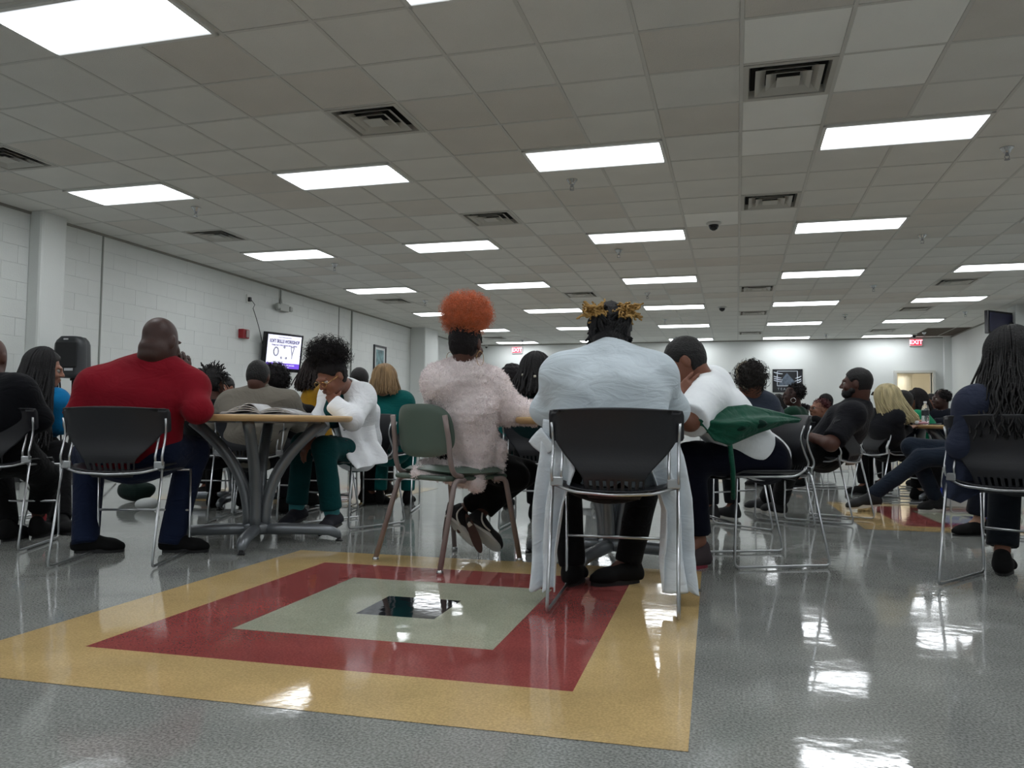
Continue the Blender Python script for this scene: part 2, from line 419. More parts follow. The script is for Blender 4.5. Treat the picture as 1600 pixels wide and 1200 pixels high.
# painted blocks on the left wall: 8 x 16 inch courses, joints recessed
bw, bh = .4064, .2032
mb = MB(); a, b, t, ch = bw/2-.0006, bh/2-.0012, .004, .0006
V = [(x, sy*(a-i), sz*(b-i)) for x, i in ((-t, 0), (-ch, 0), (0, ch)) for sy, sz in ((-1, -1), (1, -1), (1, 1), (-1, 1))]
Fq = [(k, (k+1) % 4, 4+(k+1) % 4, 4+k) for k in range(4)]+[(4+k, 4+(k+1) % 4, 8+(k+1) % 4, 8+k) for k in range(4)]+[(8, 9, 10, 11)]
bme = mesh('wall_block', V, Fq); bme.materials.append(m_wall)
bl = []
for r_ in range(15):
    for k in range(-2, 46):
        y = 5.2+k*bw+(bw/2 if r_ % 2 else 0); z = r_*bh+bh/2
        if y > YF-.2 or z+bh/2 > CZ+.02: continue
        D = px_of((XL, y, z))[2]; bl.append((D+(40 if z < .55 or y < 5.4 else 0), y, z))
bl.sort(); rest = MB()
for i, (D, y, z) in enumerate(bl):
    if i < 300: obj('wall_block', bme, None, wl, (XL+RNG.uniform(-.0006, .0008), y, z))
    else: rest.add([(v[0]+XL, v[1]+y, v[2]+z) for v in V], Fq)
o = rest.build('wall_blocks', m_wall, wl); o['kind'] = 'stuff'
def trim(n, c, d, m=m_wall, bv=.01):
    mb = MB(); mb.box(c, d); o = mb.build('trim_%d' % n, m); o['kind'] = 'structure'
    if bv: bevel(o, bv)
    return o
trim(1, (XL+.085, gy(3.33), H/2), (.19, .36, H), bv=.03)         # pilasters on the left wall
trim(2, (XL+.19, gy(21.9), H/2), (.40, .9, H), bv=.03)
trim(3, (XL+.10, YF-.2, H/2), (.2, .4, H), bv=.02)
m_joint = mat('joint_seal', '8d908c', .8)
trim(4, (XL+.004, gy(4.83), H/2), (.012, .022, H), m_joint, 0)
trim(5, (XL+.004, gy(15.1), H/2), (.012, .02, H), m_joint, 0)
trim(6, (XL+.012, gy(16.0), H/2), (.024, .03, H), m_joint, 0)
trim(7, (XL+.012, (YF+YB)/2, CZ-.012), (.026, YF-YB, .026), mat('wall_angle', '8f8d86', .6), 0)
trim(8, ((XL+XR)/2, YF-.012, CZ-.012), (XR-XL, .026, .026), mat('wall_angle', '8f8d86'), 0)
trim(9, (XR-.012, (YF+YB)/2, CZ-.012), (.026, YF-YB, .026), mat('wall_angle', '8f8d86'), 0)
xt = on_y(1481, 600, YF)[0]
trim(10, (xt, YF-.06, H/2), (.20, .14, H), bv=.01)
x_ = on_x(1590, 520, XR); trim(11, (XR-.09, x_[1]-.3, H/2), (.2, .5, H), bv=.02)
x_ = on_y(1094, 560, YF); trim(12, (x_[0], YF-.008, H/2), (.02, .02, H), m_joint, 0)
m_base = mat('rubber_base', '2a2b2c', .5)
for nm, c, d in (('baseboard_left', (XL+.005, (YF+YB)/2, .05), (.012, YF-YB, .1)), ('baseboard_right', (XR-.005, (YF+YB)/2, .05), (.012, YF-YB, .1)),
                 ('baseboard_far', ((XL+DX0)/2, YF-.005, .05), (DX0-XL-.05, .012, .1))):
    mb = MB(); mb.box(c, d); o = mb.build(nm, m_base); o['kind'] = 'structure'
# door opening and corridor beyond
m_frame = mat('door_paint', 'c9c9c2', .4)
mb = MB(); wdt = .06
mb.box((DX0-wdt/2, YF-.0, DZ/2), (wdt, .26, DZ)); mb.box((DX1+wdt/2, YF, DZ/2), (wdt, .26, DZ)); mb.box(((DX0+DX1)/2, YF, DZ+wdt/2), (DX1-DX0+2*wdt, .26, wdt))
o = mb.build('door_1', m_frame); o['kind'] = 'structure'
m_cor = mat('corridor_paint', 'e4e0d4', .6)
cx0, cx1, cy1 = DX0-2.2, DX1+2.0, YF+7.5
for nm, c, d in (('wall_corridor_left', (cx0-.1, YF+3.9, 1.6), (.2, 7.4, 3.2)), ('wall_corridor_right', (cx1+.1, YF+3.9, 1.6), (.2, 7.4, 3.2)), ('wall_corridor_end', ((cx0+cx1)/2, cy1, 1.6), (cx1-cx0, .2, 3.2)),
                 ('ceiling_corridor', ((cx0+cx1)/2, YF+3.9, 2.95), (cx1-cx0, 7.4, .1)), ('floor_corridor', ((cx0+cx1)/2, YF+4.05, -.055), (cx1-cx0, 7.4, .1))):
    wall(nm, c, d, m_cor)
mb = MB(); mb.lathe([(.19, 0), (.19, 2.25), (.27, 2.3), (.3, 2.42), (.3, 2.6), (.2, 2.62), (.2, 2.9)], (DX1-.15, YF+2.6, 0), 20)
o = mb.build('column_corridor', m_cor, smooth=False); tag(o, 'cream round column seen through the far doorway', 'column')
mb = MB(); mb.box(((cx0+cx1)/2, YF+3, 2.893), (.6, 2.4, .012)); o = mb.build('corridor_light', mat('warm_lens', (1, .94, .82), .4, emit=26)); tag(o, 'warm light panel over the corridor beyond the doorway', 'light')
# ------------------------------------------------------------------ ceiling lights
m_lens = bpy.data.materials.new('light_lens'); m_lens.use_nodes = True
nt = m_lens.node_tree; nt.nodes.remove(nt.nodes['Principled BSDF']); em = nt.nodes.new('ShaderNodeEmission')
tc = nt.nodes.new('ShaderNodeTexCoord'); sp = nt.nodes.new('ShaderNodeSeparateXYZ'); nt.links.new(tc.outputs['Object'], sp.inputs[0])
mr = nt.nodes.new('ShaderNodeMapRange'); mr.interpolation_type = 'SMOOTHSTEP'   # tubes sit over the middle of the lens, its long edges glow less
ab = nt.nodes.new('ShaderNodeMath'); ab.operation = 'ABSOLUTE'; nt.links.new(sp.outputs['Y'], ab.inputs[0])
nt.links.new(ab.outputs[0], mr.inputs[0]); mr.inputs[1].default_value = .262; mr.inputs[2].default_value = .17; mr.inputs[3].default_value = .75; mr.inputs[4].default_value = LAMP*1.15
nt.links.new(mr.outputs[0], em.inputs['Strength']); em.inputs['Color'].default_value = (.93, .97, 1.0, 1)
nt.links.new(em.outputs[0], nt.nodes['Material Output'].inputs[0])
m_trof = mat('troffer_frame', 'd8d8d4', .4)
def make_light():
    t = thing('ceiling_light', '', 'light')
    mb = MB(); a, b, w_ = 2*TL/2-.012, TL/2-.012, .028
    mb.box((0, b-w_/2, 0), (2*a, w_, .016)); mb.box((0, -b+w_/2, 0), (2*a, w_, .016)); mb.box((a-w_/2, 0, 0), (w_, 2*b, .016)); mb.box((-a+w_/2, 0, 0), (w_, 2*b, .016))
    mb.build('frame', m_trof, t)
    mb = MB(); mb.box((0, 0, -.003), (2*a-2*w_, 2*b-2*w_, .006)); mb.build('diffuser', m_lens, t)
    return t
ORD = ['first', 'second', 'third', 'fourth', 'fifth', 'sixth', 'seventh', 'eighth', 'ninth', 'tenth', 'eleventh', 'twelfth']
L0 = make_light(); firstl = True
rowname = {-3: 'nearest row', 2: 'second nearest row', 7: 'third nearest row', 12: 'fourth nearest row', 17: 'third row from the far wall', 22: 'second row from the far wall', 27: 'row beside the far wall'}
colname = {-11: 'column beside the left wall', -7: 'second column from the left wall', -3: 'middle column', 1: 'second column from the right wall', 5: 'column nearest the right wall'}
for u, v in LIGHTS:
    loc = (gx(u+1), gy(v+.5), CZ-.008)
    X, Y, D = px_of(loc); seen = D > 0 and -130 < X < 1730 and Y > -60
    if seen: lab = 'bright ceiling light panel, %s, %s' % (rowname.get(v, 'nearest row'), colname[u]); grp = 'ceiling light panels'
    else: lab = 'ceiling light panel overhead outside the picture'; grp = 'ceiling light panels overhead'
    if firstl: L0.location = loc; L0['label'] = lab; L0['group'] = grp; firstl = False
    else: dup(L0, loc, 0, lab, grp)
# vents: nested square cones
m_vent = mat('vent_enamel', 'b9b7b0', .5)
def make_vent():
    t = thing('ceiling_vent', '', 'vent')
    h = TL/2-.012
    mb = MB()
    for s0, s1, z0, z1 in ((h, h-.035, -.004, -.004), (h-.035, h-.045, -.004, .05)):
        V = [(sx*s, sy*s, z) for s, z in ((s0, z0), (s1, z1)) for sx, sy in ((-1, -1), (1, -1), (1, 1), (-1, 1))]
        mb.add(V, [(k, 4+k, 4+(k+1) % 4, (k+1) % 4) for k in range(4)])
    solid(mb.build('frame', m_vent, t), .003)
    mb = MB(); mb.box((0, 0, .058), (2*h-.08, 2*h-.08, .004)); mb.build('backing', m_dark, t)
    for s in (.215, .145):
        mb = MB(); prof = [(s-.068, .035), (s-.03, .004), (s, -.012)]
        V = [(sx*q, sy*q, z) for q, z in prof for sx, sy in ((-1, -1), (1, -1), (1, 1), (-1, 1))]
        mb.add(V, [(4*j+k, 4*j+4+k, 4*j+4+(k+1) % 4, 4*j+(k+1) % 4) for j in range(2) for k in range(4)])
        solid(mb.build('louvre_ring', m_vent, t), .003)
    mb = MB(); mb.box((0, 0, -.012), (.15, .15, .006)); mb.build('centre_plate', m_vent, t)
    return t
V0 = make_vent()
vl = {(0, 0): 'large square ceiling vent between the two nearest bright panels at right', (-5, 0): 'square ceiling vent above and left of centre, nearest of its column', (-11, 0): 'square ceiling vent cut by the left picture edge',
 (0, 5): 'square ceiling vent just before the nearer dome camera', (-5, 5): 'square ceiling vent above the orange haired woman, second of its column', (-11, 5): 'square ceiling vent near the left wall above the red fire alarm',
 (0, 14): 'square ceiling vent beyond the nearer dome camera, third of the camera column', (-5, 14): 'square ceiling vent above the woman with blond tipped locs', (-11, 14): 'square ceiling vent near left wall above the tall wall joint',
 (5, 14): 'square ceiling vent nearest in the right column', (0, 19): 'square ceiling vent beside the farther dome camera', (5, 19): 'second square ceiling vent of the right column', (0, 25): 'square ceiling vent near the far wall above the striding poster',
 (5, 25): 'square ceiling vent just left of the dark return grille', (-11, 25): 'square ceiling vent by far wall above left exit sign'}
for i, (u, v) in enumerate(VENTS):
    loc = (gx(u+.5), gy(v+.5), CZ)
    if i == 0: V0.location = loc; V0['label'] = vl[(u, v)]; V0['group'] = 'square ceiling vents'
    else: dup(V0, loc, 0, vl[(u, v)], 'square ceiling vents')
# sprinklers
m_chr = mat('chrome', 'c8cacc', .25, 1); m_brass = mat('brushed_chrome', '8f9092', .35, 1)
def make_spr():
    t = thing('sprinkler', '', 'sprinkler')
    mb = MB(); mb.lathe([(.055, 0), (.05, -.008), (.03, -.03), (.024, -.045)], n=16); mb.build('escutcheon', m_chr, t, True)
    mb = MB(); mb.lathe([(.012, -.04), (.014, -.06), (.009, -.065), (.009, -.07)], n=10)
    mb.tube([(.012, 0, -.06), (.018, 0, -.08), (.006, 0, -.1)], .003, 6); mb.tube([(-.012, 0, -.06), (-.018, 0, -.08), (-.006, 0, -.1)], .003, 6)
    mb.build('sprinkler_head', m_brass, t, True)
    mb = MB(); mb.lathe([(.022, -.1), (.022, -.104)], n=12); mb.build('deflector', m_brass, t)
    return t
S0 = make_spr(); k = 0
rn = {3.5: 'nearest', 8.7: 'second nearest', 14.6: 'third nearest', 20.5: 'fourth nearest', 26.5: 'farthest', -2: 'overhead'}
for u, cn in ((-9.48, 'column near the left wall'), (-2.55, 'middle column'), (3.52, 'column right of the dome cameras'), (7.2, 'column by the right wall')):
    for v in (3.5, 8.7, 14.6, 20.5, 26.5):
        X, Y, D = px_of((gx(u), gy(v), CZ))
        if X > 1620: continue
        lab = '%s ceiling sprinkler of the %s' % (rn[v], cn)
        if k == 0: S0.location = (gx(u), gy(v), CZ); S0['label'] = lab; S0['group'] = 'ceiling sprinklers'
        else: dup(S0, (gx(u), gy(v), CZ), 0, lab, 'ceiling sprinklers')
        k += 1
def dome(u, v, lab, s=1):
    t = thing('dome_camera', lab, 'camera', (gx(u), gy(v), CZ), 0, 'ceiling dome cameras')
    mb = MB(); mb.lathe([(.085*s, 0), (.085*s, -.018), (.06*s, -.03)], n=20); mb.build('housing', mat('dome_white', 'c9c9c6', .4), t, True)
    mb = MB(); mb.lathe([(.058*s, -.028), (.056*s, -.05), (.042*s, -.075), (.02*s, -.09), (.002, -.094)], n=20); mb.build('dome', mat('dome_smoke', '0c0c10', .08), t, True)
dome(-.47, 6.75, 'nearer black dome camera on the ceiling'); dome(-.5, 17.8, 'farther black dome camera on the ceiling'); dome(6.95, 27.1, 'small dome camera beside the right exit sign', .8)
# ------------------------------------------------------------------ wall fittings
m_blk = mat('black_plastic', '17181b', .4, 0, .05, 90)
def text(body, size, m, parent, M4, ext=.001, align='CENTER', bold=0):
    cu = bpy.data.curves.new('lettering', 'FONT'); cu.body = body; cu.size = size; cu.align_x = align; cu.align_y = 'CENTER'; cu.extrude = ext; cu.offset = bold
    cu.materials.append(m); q = bpy.data.objects.new('lettering', cu); C.objects.link(q); dg = bpy.context.evaluated_depsgraph_get(); dg.update()
    me = bpy.data.meshes.new_from_object(q.evaluated_get(dg)); bpy.data.objects.remove(q)
    o = obj('lettering', me, m, parent); o.matrix_local = M4
    return o
# exit signs on the far wall (facing the room, text plane x to the right, z up)
def exit_sign(px, py, lab):
    p = on_y(px, py, YF-.03)
    t = thing('exit_sign', lab, 'sign', p, 0, 'red exit signs')
    mb = MB(); mb.box((0, 0, 0), (.32, .045, .21)); bevel(mb.build('housing', mat('sign_white', 'd6cfcf', .4), t), .01)
    mb = MB(); mb.box((0, -.025, 0), (.27, .006, .16)); mb.build('face', mat('sign_red_glow', (.62, .03, .06), .4, emit=1.1), t)
    R = Matrix(((1, 0, 0, 0), (0, 0, -1, -.031), (0, 1, 0, 0), (0, 0, 0, 1)))
    text('EXIT', .15, mat('sign_pink_glow', (1, .5, .58), .4, emit=1.9), t, R, bold=.004)
exit_sign(808, 547, 'small red exit sign on the far wall above the beaded braids'); exit_sign(1431, 535, 'red exit sign on far wall above the corridor doorway')
# wall mounted screen on the left wall, tilted down
c = on_x(443, 551, XL+.28); W_, H_ = 1.02, .60
p0, p1 = on_x(413, 551, XL+.28), on_x(473, 551, XL+.28); 
yt = .0
t = thing('wall_screen', 'wall mounted screen reading SOFT SKILLS WORKSHOP', 'screen', c)
dxy = np.array([.42, 1.0]); dxy /= np.linalg.norm(dxy)     # direction along the screen from its near to far edge
nx_ = np.array([dxy[1], -dxy[0], 0]); tilt = .12
N3 = nrm([nx_[0], nx_[1], -math.tan(tilt)]); X3 = nrm([dxy[0], dxy[1], 0]); Z3 = np.cross(N3, -X3); Z3 = Z3 if Z3[2] > 0 else -Z3
R3 = np.stack([X3, Z3, N3], 1)
# size from the photograph: width spans px 413..473, height 517..587
def scr_size():
    best = None
    for W in np.arange(.6, 2.4, .01):
        a = px_of(c-X3*W/2)[0]; b = px_of(c+X3*W/2)[0]
        if best is None or abs((b-a)-59) < best[0]: best = (abs((b-a)-59), W)
    for Hh in np.arange(.3, 1.4, .01):
        a = px_of(c-Z3*Hh/2)[1]; b = px_of(c+Z3*Hh/2)[1]
        if a-b >= 60: break
    return best[1], Hh
W_, H_ = scr_size()
def mbx(name, cc, d, m, par, bv=0):
    mb = MB(); mb.box(R3@np.array(cc), d, R3); o = mb.build(name, m, par)
    if bv: bevel(o, bv)
    return o
mbx('casing', (0, 0, -.04), (W_, H_, .09), mat('screen_casing', '0b0b14', .25), t, .012)
mbx('wall_bracket', (-.1, 0, -.16), (.35, .3, .16), m_blk, t)
pan = mbx('display', (0, .01, .008), (W_-.09, H_-.10, .004), mat('display_white', (.84, .84, 1), .4, emit=.85), t)
W2, H2 = W_-.09, H_-.1
mbx('purple_band', (0, .01-H2*.42, .0115), (W2, H2*.16, .002), mat('display_purple', (.16, .07, .62), .4, emit=.9), t)
def M_at(x, y, z=.0125): 
    m4 = Matrix([[R3[0][0], R3[0][1], R3[0][2], 0], [R3[1][0], R3[1][1], R3[1][2], 0], [R3[2][0], R3[2][1], R3[2][2], 0], [0, 0, 0, 1]])
    v = R3@np.array([x, y, z]); m4.translation = Vector(v.tolist()); return m4
m_ink = mat('display_ink', (.1, .08, .3), .5); m_ink2 = mat('display_line', (.35, .35, .42), .5); m_whiteink = mat('display_light_ink', (.85, .83, 1), .5, emit=.8)
text('SOFT SKILLS WORKSHOP', W2*.079, m_ink, t, M_at(0, H2*.33)@Matrix.Diagonal((1, 1.55, 1, 1)), bold=W2*.0022); text('Career Development Presents', W2*.032, m_ink2, t, M_at(0, H2*.455), bold=W2*.0008)
text('Tuesday, Sept 11, 2018 | Cafeteria | 9:00 am - 10:00 am', W2*.034, m_ink, t, M_at(0, H2*.215)@Matrix.Diagonal((1, 1.4, 1, 1)), bold=W2*.001)
text('9:00 AM  DRESS YOUR BEST SUCCESS', W2*.042, m_whiteink, t, M_at(0, -H2*.385), bold=W2*.0012); text('Career services  student center', W2*.03, m_whiteink, t, M_at(0, -H2*.44))
mb = MB()
def ring(cx_, cy_, rx, ry, w_, n=20):
    for i in range(n):
        a0, a1 = 2*PI*i/n, 2*PI*(i+1)/n
        q = [R3@np.array((cx_+(rx+o_)*math.cos(a), cy_+(ry+o_)*math.sin(a), .0135)) for o_, a in ((0, a0), (w_, a0), (w_, a1), (0, a1))]
        mb.add(q, [(0, 1, 2, 3)])
ring(-W2*.24, H2*.02, .035, .06, .02); 
for q in ((0, .09), (-.05, -.09), (.05, -.09)): ring(q[0], q[1], .004, .006, .016, 10)
for a_, b_ in (((W2*.2, .1), (W2*.25, -.04)), ((W2*.3, .1), (W2*.25, -.04)), ((W2*.2, .1), (W2*.3, .1)), ((W2*.25, -.04), (W2*.25, -.1))):
    mb.tube([R3@np.array((a_[0], a_[1], .0125)), R3@np.array((b_[0], b_[1], .0125))], .007, 4)
for yy in (-.21, -.235, -.26): mb.box(R3@np.array((0, yy*H2/.5*1, .0125)), (W2*.4, .005, .001), R3)
mb.build('pictograms', mat('display_grey', (.42, .42, .5), .5), t)
# cable from the outlet down behind the screen
c1, c2 = on_x(388, 467, XL+.01), on_x(411, 560, XL+.03)
t = thing('wall_outlet', 'white outlet high on left wall with black plug', 'outlet', c1)
mb = MB(); mb.box((0, 0, 0), (.012, .09, .14)); bevel(mb.build('outlet_plate', mat('outlet_white', 'd5d6d2', .4), t), .004)
mb = MB(); mb.box((.025, 0, -.01), (.05, .04, .07)); mb.build('plug', m_blk, t)
mb = MB(); pts = [c1+np.array([.05, 0, -.01]), c1+np.array([.045, .12, -.08])]
for s in np.linspace(.15, 1, 7): pts.append(c1*(1-s)+c2*s+np.array([.03, .06*math.sin(s*3), 0]))
mb.tube(pts, .006, 6); tag(mb.build('screen_cable', m_blk, smooth=True), 'thin black cable running down the wall from outlet to screen', 'cable')
# fire alarm
p = on_x(378, 522, XL+.0); t = thing('fire_alarm', 'red fire alarm box with strobe on the left wall', 'alarm', p)
mb = MB(); mb.box((.05, -.02, 0), (.1, .17, .15)); bevel(mb.build('housing', mat('alarm_red', '8e1420', .4), t), .01)
mb = MB(); mb.box((.115, -.01, 0), (.04, .06, .12)); bevel(mb.build('strobe', mat('strobe_clear', 'c9b9bb', .1, trans=.5), t), .015)
# emergency light
p = on_x(437, 481, XL); t = thing('emergency_light', 'grey twin head emergency light hanging from conduit on left wall', 'light', p)
mb = MB(); mb.box((.06, 0, 0), (.1, .28, .13)); bevel(mb.build('battery_box', mat('emergency_grey', 'a8aaa6', .4), t), .01)
for s in (-1, 1):
    mb = MB(); mb.box((.09, s*.2, .0), (.07, .09, .09)); bevel(mb.build('lamp_head', mat('emergency_grey', 'a8aaa6'), t), .02)
top = CZ-.02-p[2]; mb = MB(); mb.tube([(.02, 0, .06), (.02, 0, top)], .012, 8); mb.lathe([(.035, 0), (.015, .1)], (.02, 0, .06), 10); mb.build('conduit', mat('emergency_grey', 'a8aaa6'), t)
# framed picture on the left wall
def flat_frame(name, lab, cen, wdt_, hgt, axis, mfr, mats_fn, fw=.045):
    t = thing(name, lab, 'picture', cen)
    def bx(nm, a, z, dw, dz_, d0, dd, m):
        mb = MB()
        if axis == 'x': mb.box((d0, a, z), (dd, dw, dz_))
        else: mb.box((a, -d0, z), (dw, dd, dz_))
        return mb.build(nm, m, t)
    bx('frame', 0, hgt/2-fw/2, wdt_, fw, .015, .03, mfr); bx('frame', 0, -hgt/2+fw/2, wdt_, fw, .015, .03, mfr)
    bx('frame', wdt_/2-fw/2, 0, fw, hgt, .015, .03, mfr); bx('frame', -wdt_/2+fw/2, 0, fw, hgt, .015, .03, mfr)
    mats_fn(bx, t); return t
a, b = on_x(583, 560, XL), on_x(602, 560, XL); z0, z1 = on_x(592, 582, XL)[2], on_x(592, 540, XL)[2]
def pic1(bx, t):
    w_, h_ = b[1]-a[1], z1-z0
    bx('mat_board', 0, 0, w_-.08, h_-.08, .008, .01, mat('mat_board', 'd0d4d4', .7))
    bx('print', 0, 0, w_*.62, h_*.68, .014, .004, mat('print_teal', '6c8c90', .5, var=.5, vscale=9))
flat_frame('framed_picture', 'black framed teal print on the left wall above the blond woman', ((XL), (a[1]+b[1])/2, (z0+z1)/2), b[1]-a[1], z1-z0, 'x', mat('frame_black', '14161c', .35), pic1)
# small thing on far left wall by the corner
# poster on the far wall
a, b = on_y(1207, 595, YF), on_y(1254, 595, YF); z0, z1 = on_y(1230, 613, YF)[2], on_y(1230, 577, YF)[2]
def pic2(bx, t):
    w_, h_ = b[0]-a[0], z1-z0
    bx('poster', 0, 0, w_-.04, h_-.04, .008, .01, mat('poster_black', '15171c', .3))
    mw = mat('poster_white', 'c2c8d2', .4)
    x0_, x1_, y0_, y1_ = -w_*.34, w_*.33, -h_*.22, h_*.42
    for q in ((0-.005*w_, y1_, x1_-x0_, .02), (0-.005*w_, y0_, x1_-x0_, .02)): bx('border_line', q[0], q[1], q[2], q[3], .015, .003, mw)
    bx('border_line', x0_, (y0_+y1_)/2, .02, y1_-y0_, .015, .003, mw); bx('border_line', x1_, (y0_+y1_)/2, .02, y1_-y0_, .015, .003, mw)
    mb = MB(); mb.add([(x0_+.02, -.0145, y0_+.02), (x1_-.02, -.0145, y0_+.02), (x1_-.02, -.0145, y0_+.1*h_), (-.02*w_, -.0145, y1_-.08*h_), (x0_+.1*w_, -.0145, y0_+.2*h_)], [(0, 1, 2, 3, 4)])
    mb.build('figure', mat('poster_slate', '55606e', .5, var=.4, vscale=14), t)
    for zz, l, sgn in ((.3, .3, -1), (.12, .26, -1), (.03, .3, -1), (-.05, .28, -1), (.1, .2, 1), (-.02, .22, 1), (-.1, .16, 1)):
        mb = MB(); P_ = []
        for s in np.linspace(0, 1, 7):
            P_.append((sgn*w_*(.46-l*s), -.02, h_*(zz+(.08 if sgn < 0 else .1)*(1-s)**2)))
        mb.tube(P_, [.004+.012*math.sin(PI*s) for s in np.linspace(.15, .9, 7)], 5); mb.build('swash', mw, t, True)
    text('T E A', .09, mat('poster_caption', '9aa0a8', .5), t, Matrix(((1, 0, 0, -w_*.2), (0, 0, -1, -.016), (0, 1, 0, -h_*.36), (0, 0, 0, 1))))
flat_frame('framed_poster', 'black framed poster with white square and swashes on far wall', ((a[0]+b[0])/2, YF, (z0+z1)/2), b[0]-a[0], z1-z0, 'y', mat('frame_black', '14161c'), pic2, .03)
p = on_y(1140, 585, YF); t = thing('thermostat', 'small grey wall box right of the white shirted man', 'thermostat', p)
mb = MB(); mb.box((0, -.02, 0), (.09, .04, .13)); bevel(mb.build('housing', mat('thermo', 'b8babb', .5), t), .01)
mb = MB(); mb.box((0, -.043, .02), (.06, .004, .05)); mb.build('window', mat('thermo_dark', '55585c', .3), t)
p = on_x(757, 541, XL+.2); 
t = thing('wall_camera', 'small white camera at the top of the far left corner', 'camera', on_y(760, 541, YF-.05))
mb = MB(); mb.lathe([(.05, -.02), (.06, .02), (.03, .04)], n=14); mb.build('housing', mat('dome_white', 'c9c9c6'), t, True); mb = MB(); mb.lathe([(.035, -.02), (.03, -.05), (.005, -.06)], n=14); mb.build('lens', mat('dome_smoke', '0c0c10'), t, True)
# small notices on the pilaster and screen high on the right wall
p = on_x(668, 600, XL+.395)
a = on_x(1541, 512, XR-.5); b = on_x(1575, 503, XR-.5)
cc = (a+b)/2; t = thing('wall_screen', 'dark screen hung high on the right wall near the ceiling', 'screen', (cc[0]+.1, cc[1], CZ-.34))
al = .75; Rz = np.array([[math.cos(al), -math.sin(al), 0], [math.sin(al), math.cos(al), 0], [0, 0, 1]])
mb = MB(); mb.box((0, 0, 0), (1.0, .08, .44), Rz); bevel(mb.build('casing', mat('screen_casing', '0b0b14'), t), .01)
mb = MB(); mb.box(Rz@np.array((0, -.043, .0)), (.92, .004, .36), Rz); mb.build('display', mat('display_dim', '3a3a55', .08), t)
mb = MB(); mb.tube([Rz@np.array((0, .05, 0)), (.35, .15, .0)], .03, 8); mb.build('wall_bracket', m_blk, t)
# ------------------------------------------------------------------ chairs
m_steel = mat('satin_chrome', 'b9bbbe', .28, 1); m_shell = mat('charcoal_plastic', '16171d', .45, 0, .04, 120)
m_wood = mat('maple_edge', 'c9a878', .45, 0, .05, 30, .12, 5, stretch=(1, 1, 12)); m_top = mat('table_laminate', 'd9c3a0', .3, 0, 0, 40, .05, 8)
m_pipe = mat('silver_paint', '7d8186', .35, .6)
def sled_chair():
    t = thing('sled_chair', '', 'chair')
    for s in (-1, 1):
        mb = MB(); x = .238*s
        mb.tube([(x, .22, .445), (x, .235, .012), (x, -.275, .012), (x*.99, -.172, .475)], .0065, 8, .03); mb.build('leg_frame', m_steel, t, True)
        for dx, yo in ((0, 0), (-.036, .012)):
            mb = MB(); xx = x+dx*s
            low = [(xx, -.172, .475)] if dx == 0 else [(xx, .215, .452), (xx, -.11, .452), (xx, -.172, .49)]
            mb.tube(low+[(xx, -.195+yo, .52), (xx, -.168+yo, .58), (xx, -.15+yo, .64), (xx+.004*s, -.172+yo, .71)], .006, 8, .03); mb.build('back_rod', m_steel, t, True)
        mb = MB(); mb.box((x-.018*s, -.176, .485), (.05, .012, .035)); bevel(mb.build('joint_plate', m_steel, t), .004)
    mb = MB(); mb.tube([(-.235, -.165, .472), (-.15, -.205, .448), (0, -.215, .440), (.15, -.205, .448), (.235, -.165, .472)], .0065, 8, .03); mb.build('seat_rail', m_steel, t, True)
    mb = MB(); mb.tube([(-.236, .228, .225), (.236, .228, .225)], .006, 8); mb.build('stretcher', m_steel, t, True)
    mb = MB(); mb.tube([(-.238, .22, .44), (.238, .22, .44)], .0065, 8); mb.build('stretcher', m_steel, t, True)
    # seat shell
    nx, ny = 16, 14; V = []; Fc = []
    for j in range(ny+1):
        v = j/ny; y = .235-.44*v
        for i in range(nx+1):
            u = -1+2*i/nx; w_ = .215*(1-.10*max(0, v-.6)/.4)*(1-.08*max(0, .12-v)/.12)
            V.append((u*w_, y-.02*(u*u)*(v > .8)*(v-.8)*5*-1, .462-.012*math.sin(PI*v)*(1-u*u)-.03*max(0, .15-v)/.15+.02*abs(u)**3-.01*(v > .9)))
    for j in range(ny):
        for i in range(nx): a = j*(nx+1)+i; Fc.append((a, a+1, a+nx+2, a+nx+1))
    solid(obj('seat', mesh('seat', V, Fc, True), m_shell, t), .008)
    # back shell with slots and forward wings
    zs = [.425, .448, .494, .502, .515, .535, .56, .59, .62, .638, .645, .655, .70, .74, .757, .766]
    ws = [.095, .110, .115, .118, .125, .142, .165, .192, .214, .226, .250, .255, .255, .255, .250, .235]
    ycs = np.interp(zs, [.42, .47, .52, .60, .70, .766], [-.178, -.212, -.226, -.213, -.225, -.246])
    nx = 34; V = []; Fc = []
    for z, w_, yc in zip(zs, ws, ycs):
        for i in range(nx+1):
            u = -1+2*i/nx; x = u*w_; V.append((x, yc+1.05*x*x+(.022*max(0, abs(x)-.215)/.04 if z > .64 else 0), z-(.012*u*u if z > .76 else 0)))
    for j in range(len(zs)-1):
        for i in range(nx):
            if j == 1 and 1 <= i <= 32 and (i-1) % 4 in (2, 3): continue
            if j == 0 and 1 <= i <= 32 and (i-1) % 4 in (2, 3) and False: continue
            a = j*(nx+1)+i; Fc.append((a, a+nx+1, a+nx+2, a+1))
    solid(obj('backrest', mesh('backrest', V, Fc, True), m_shell, t), .006)
    return t
CH0 = sled_chair(); ch_used = [False]
def chair(x, y, th, label, group='charcoal sled chairs'):
    if not ch_used[0]:
        CH0.location = (x, y, 0); CH0.rotation_euler = (0, 0, th); CH0['label'] = label; CH0['group'] = group; ch_used[0] = True; return CH0
    return dup(CH0, (x, y, 0), th, label, group)
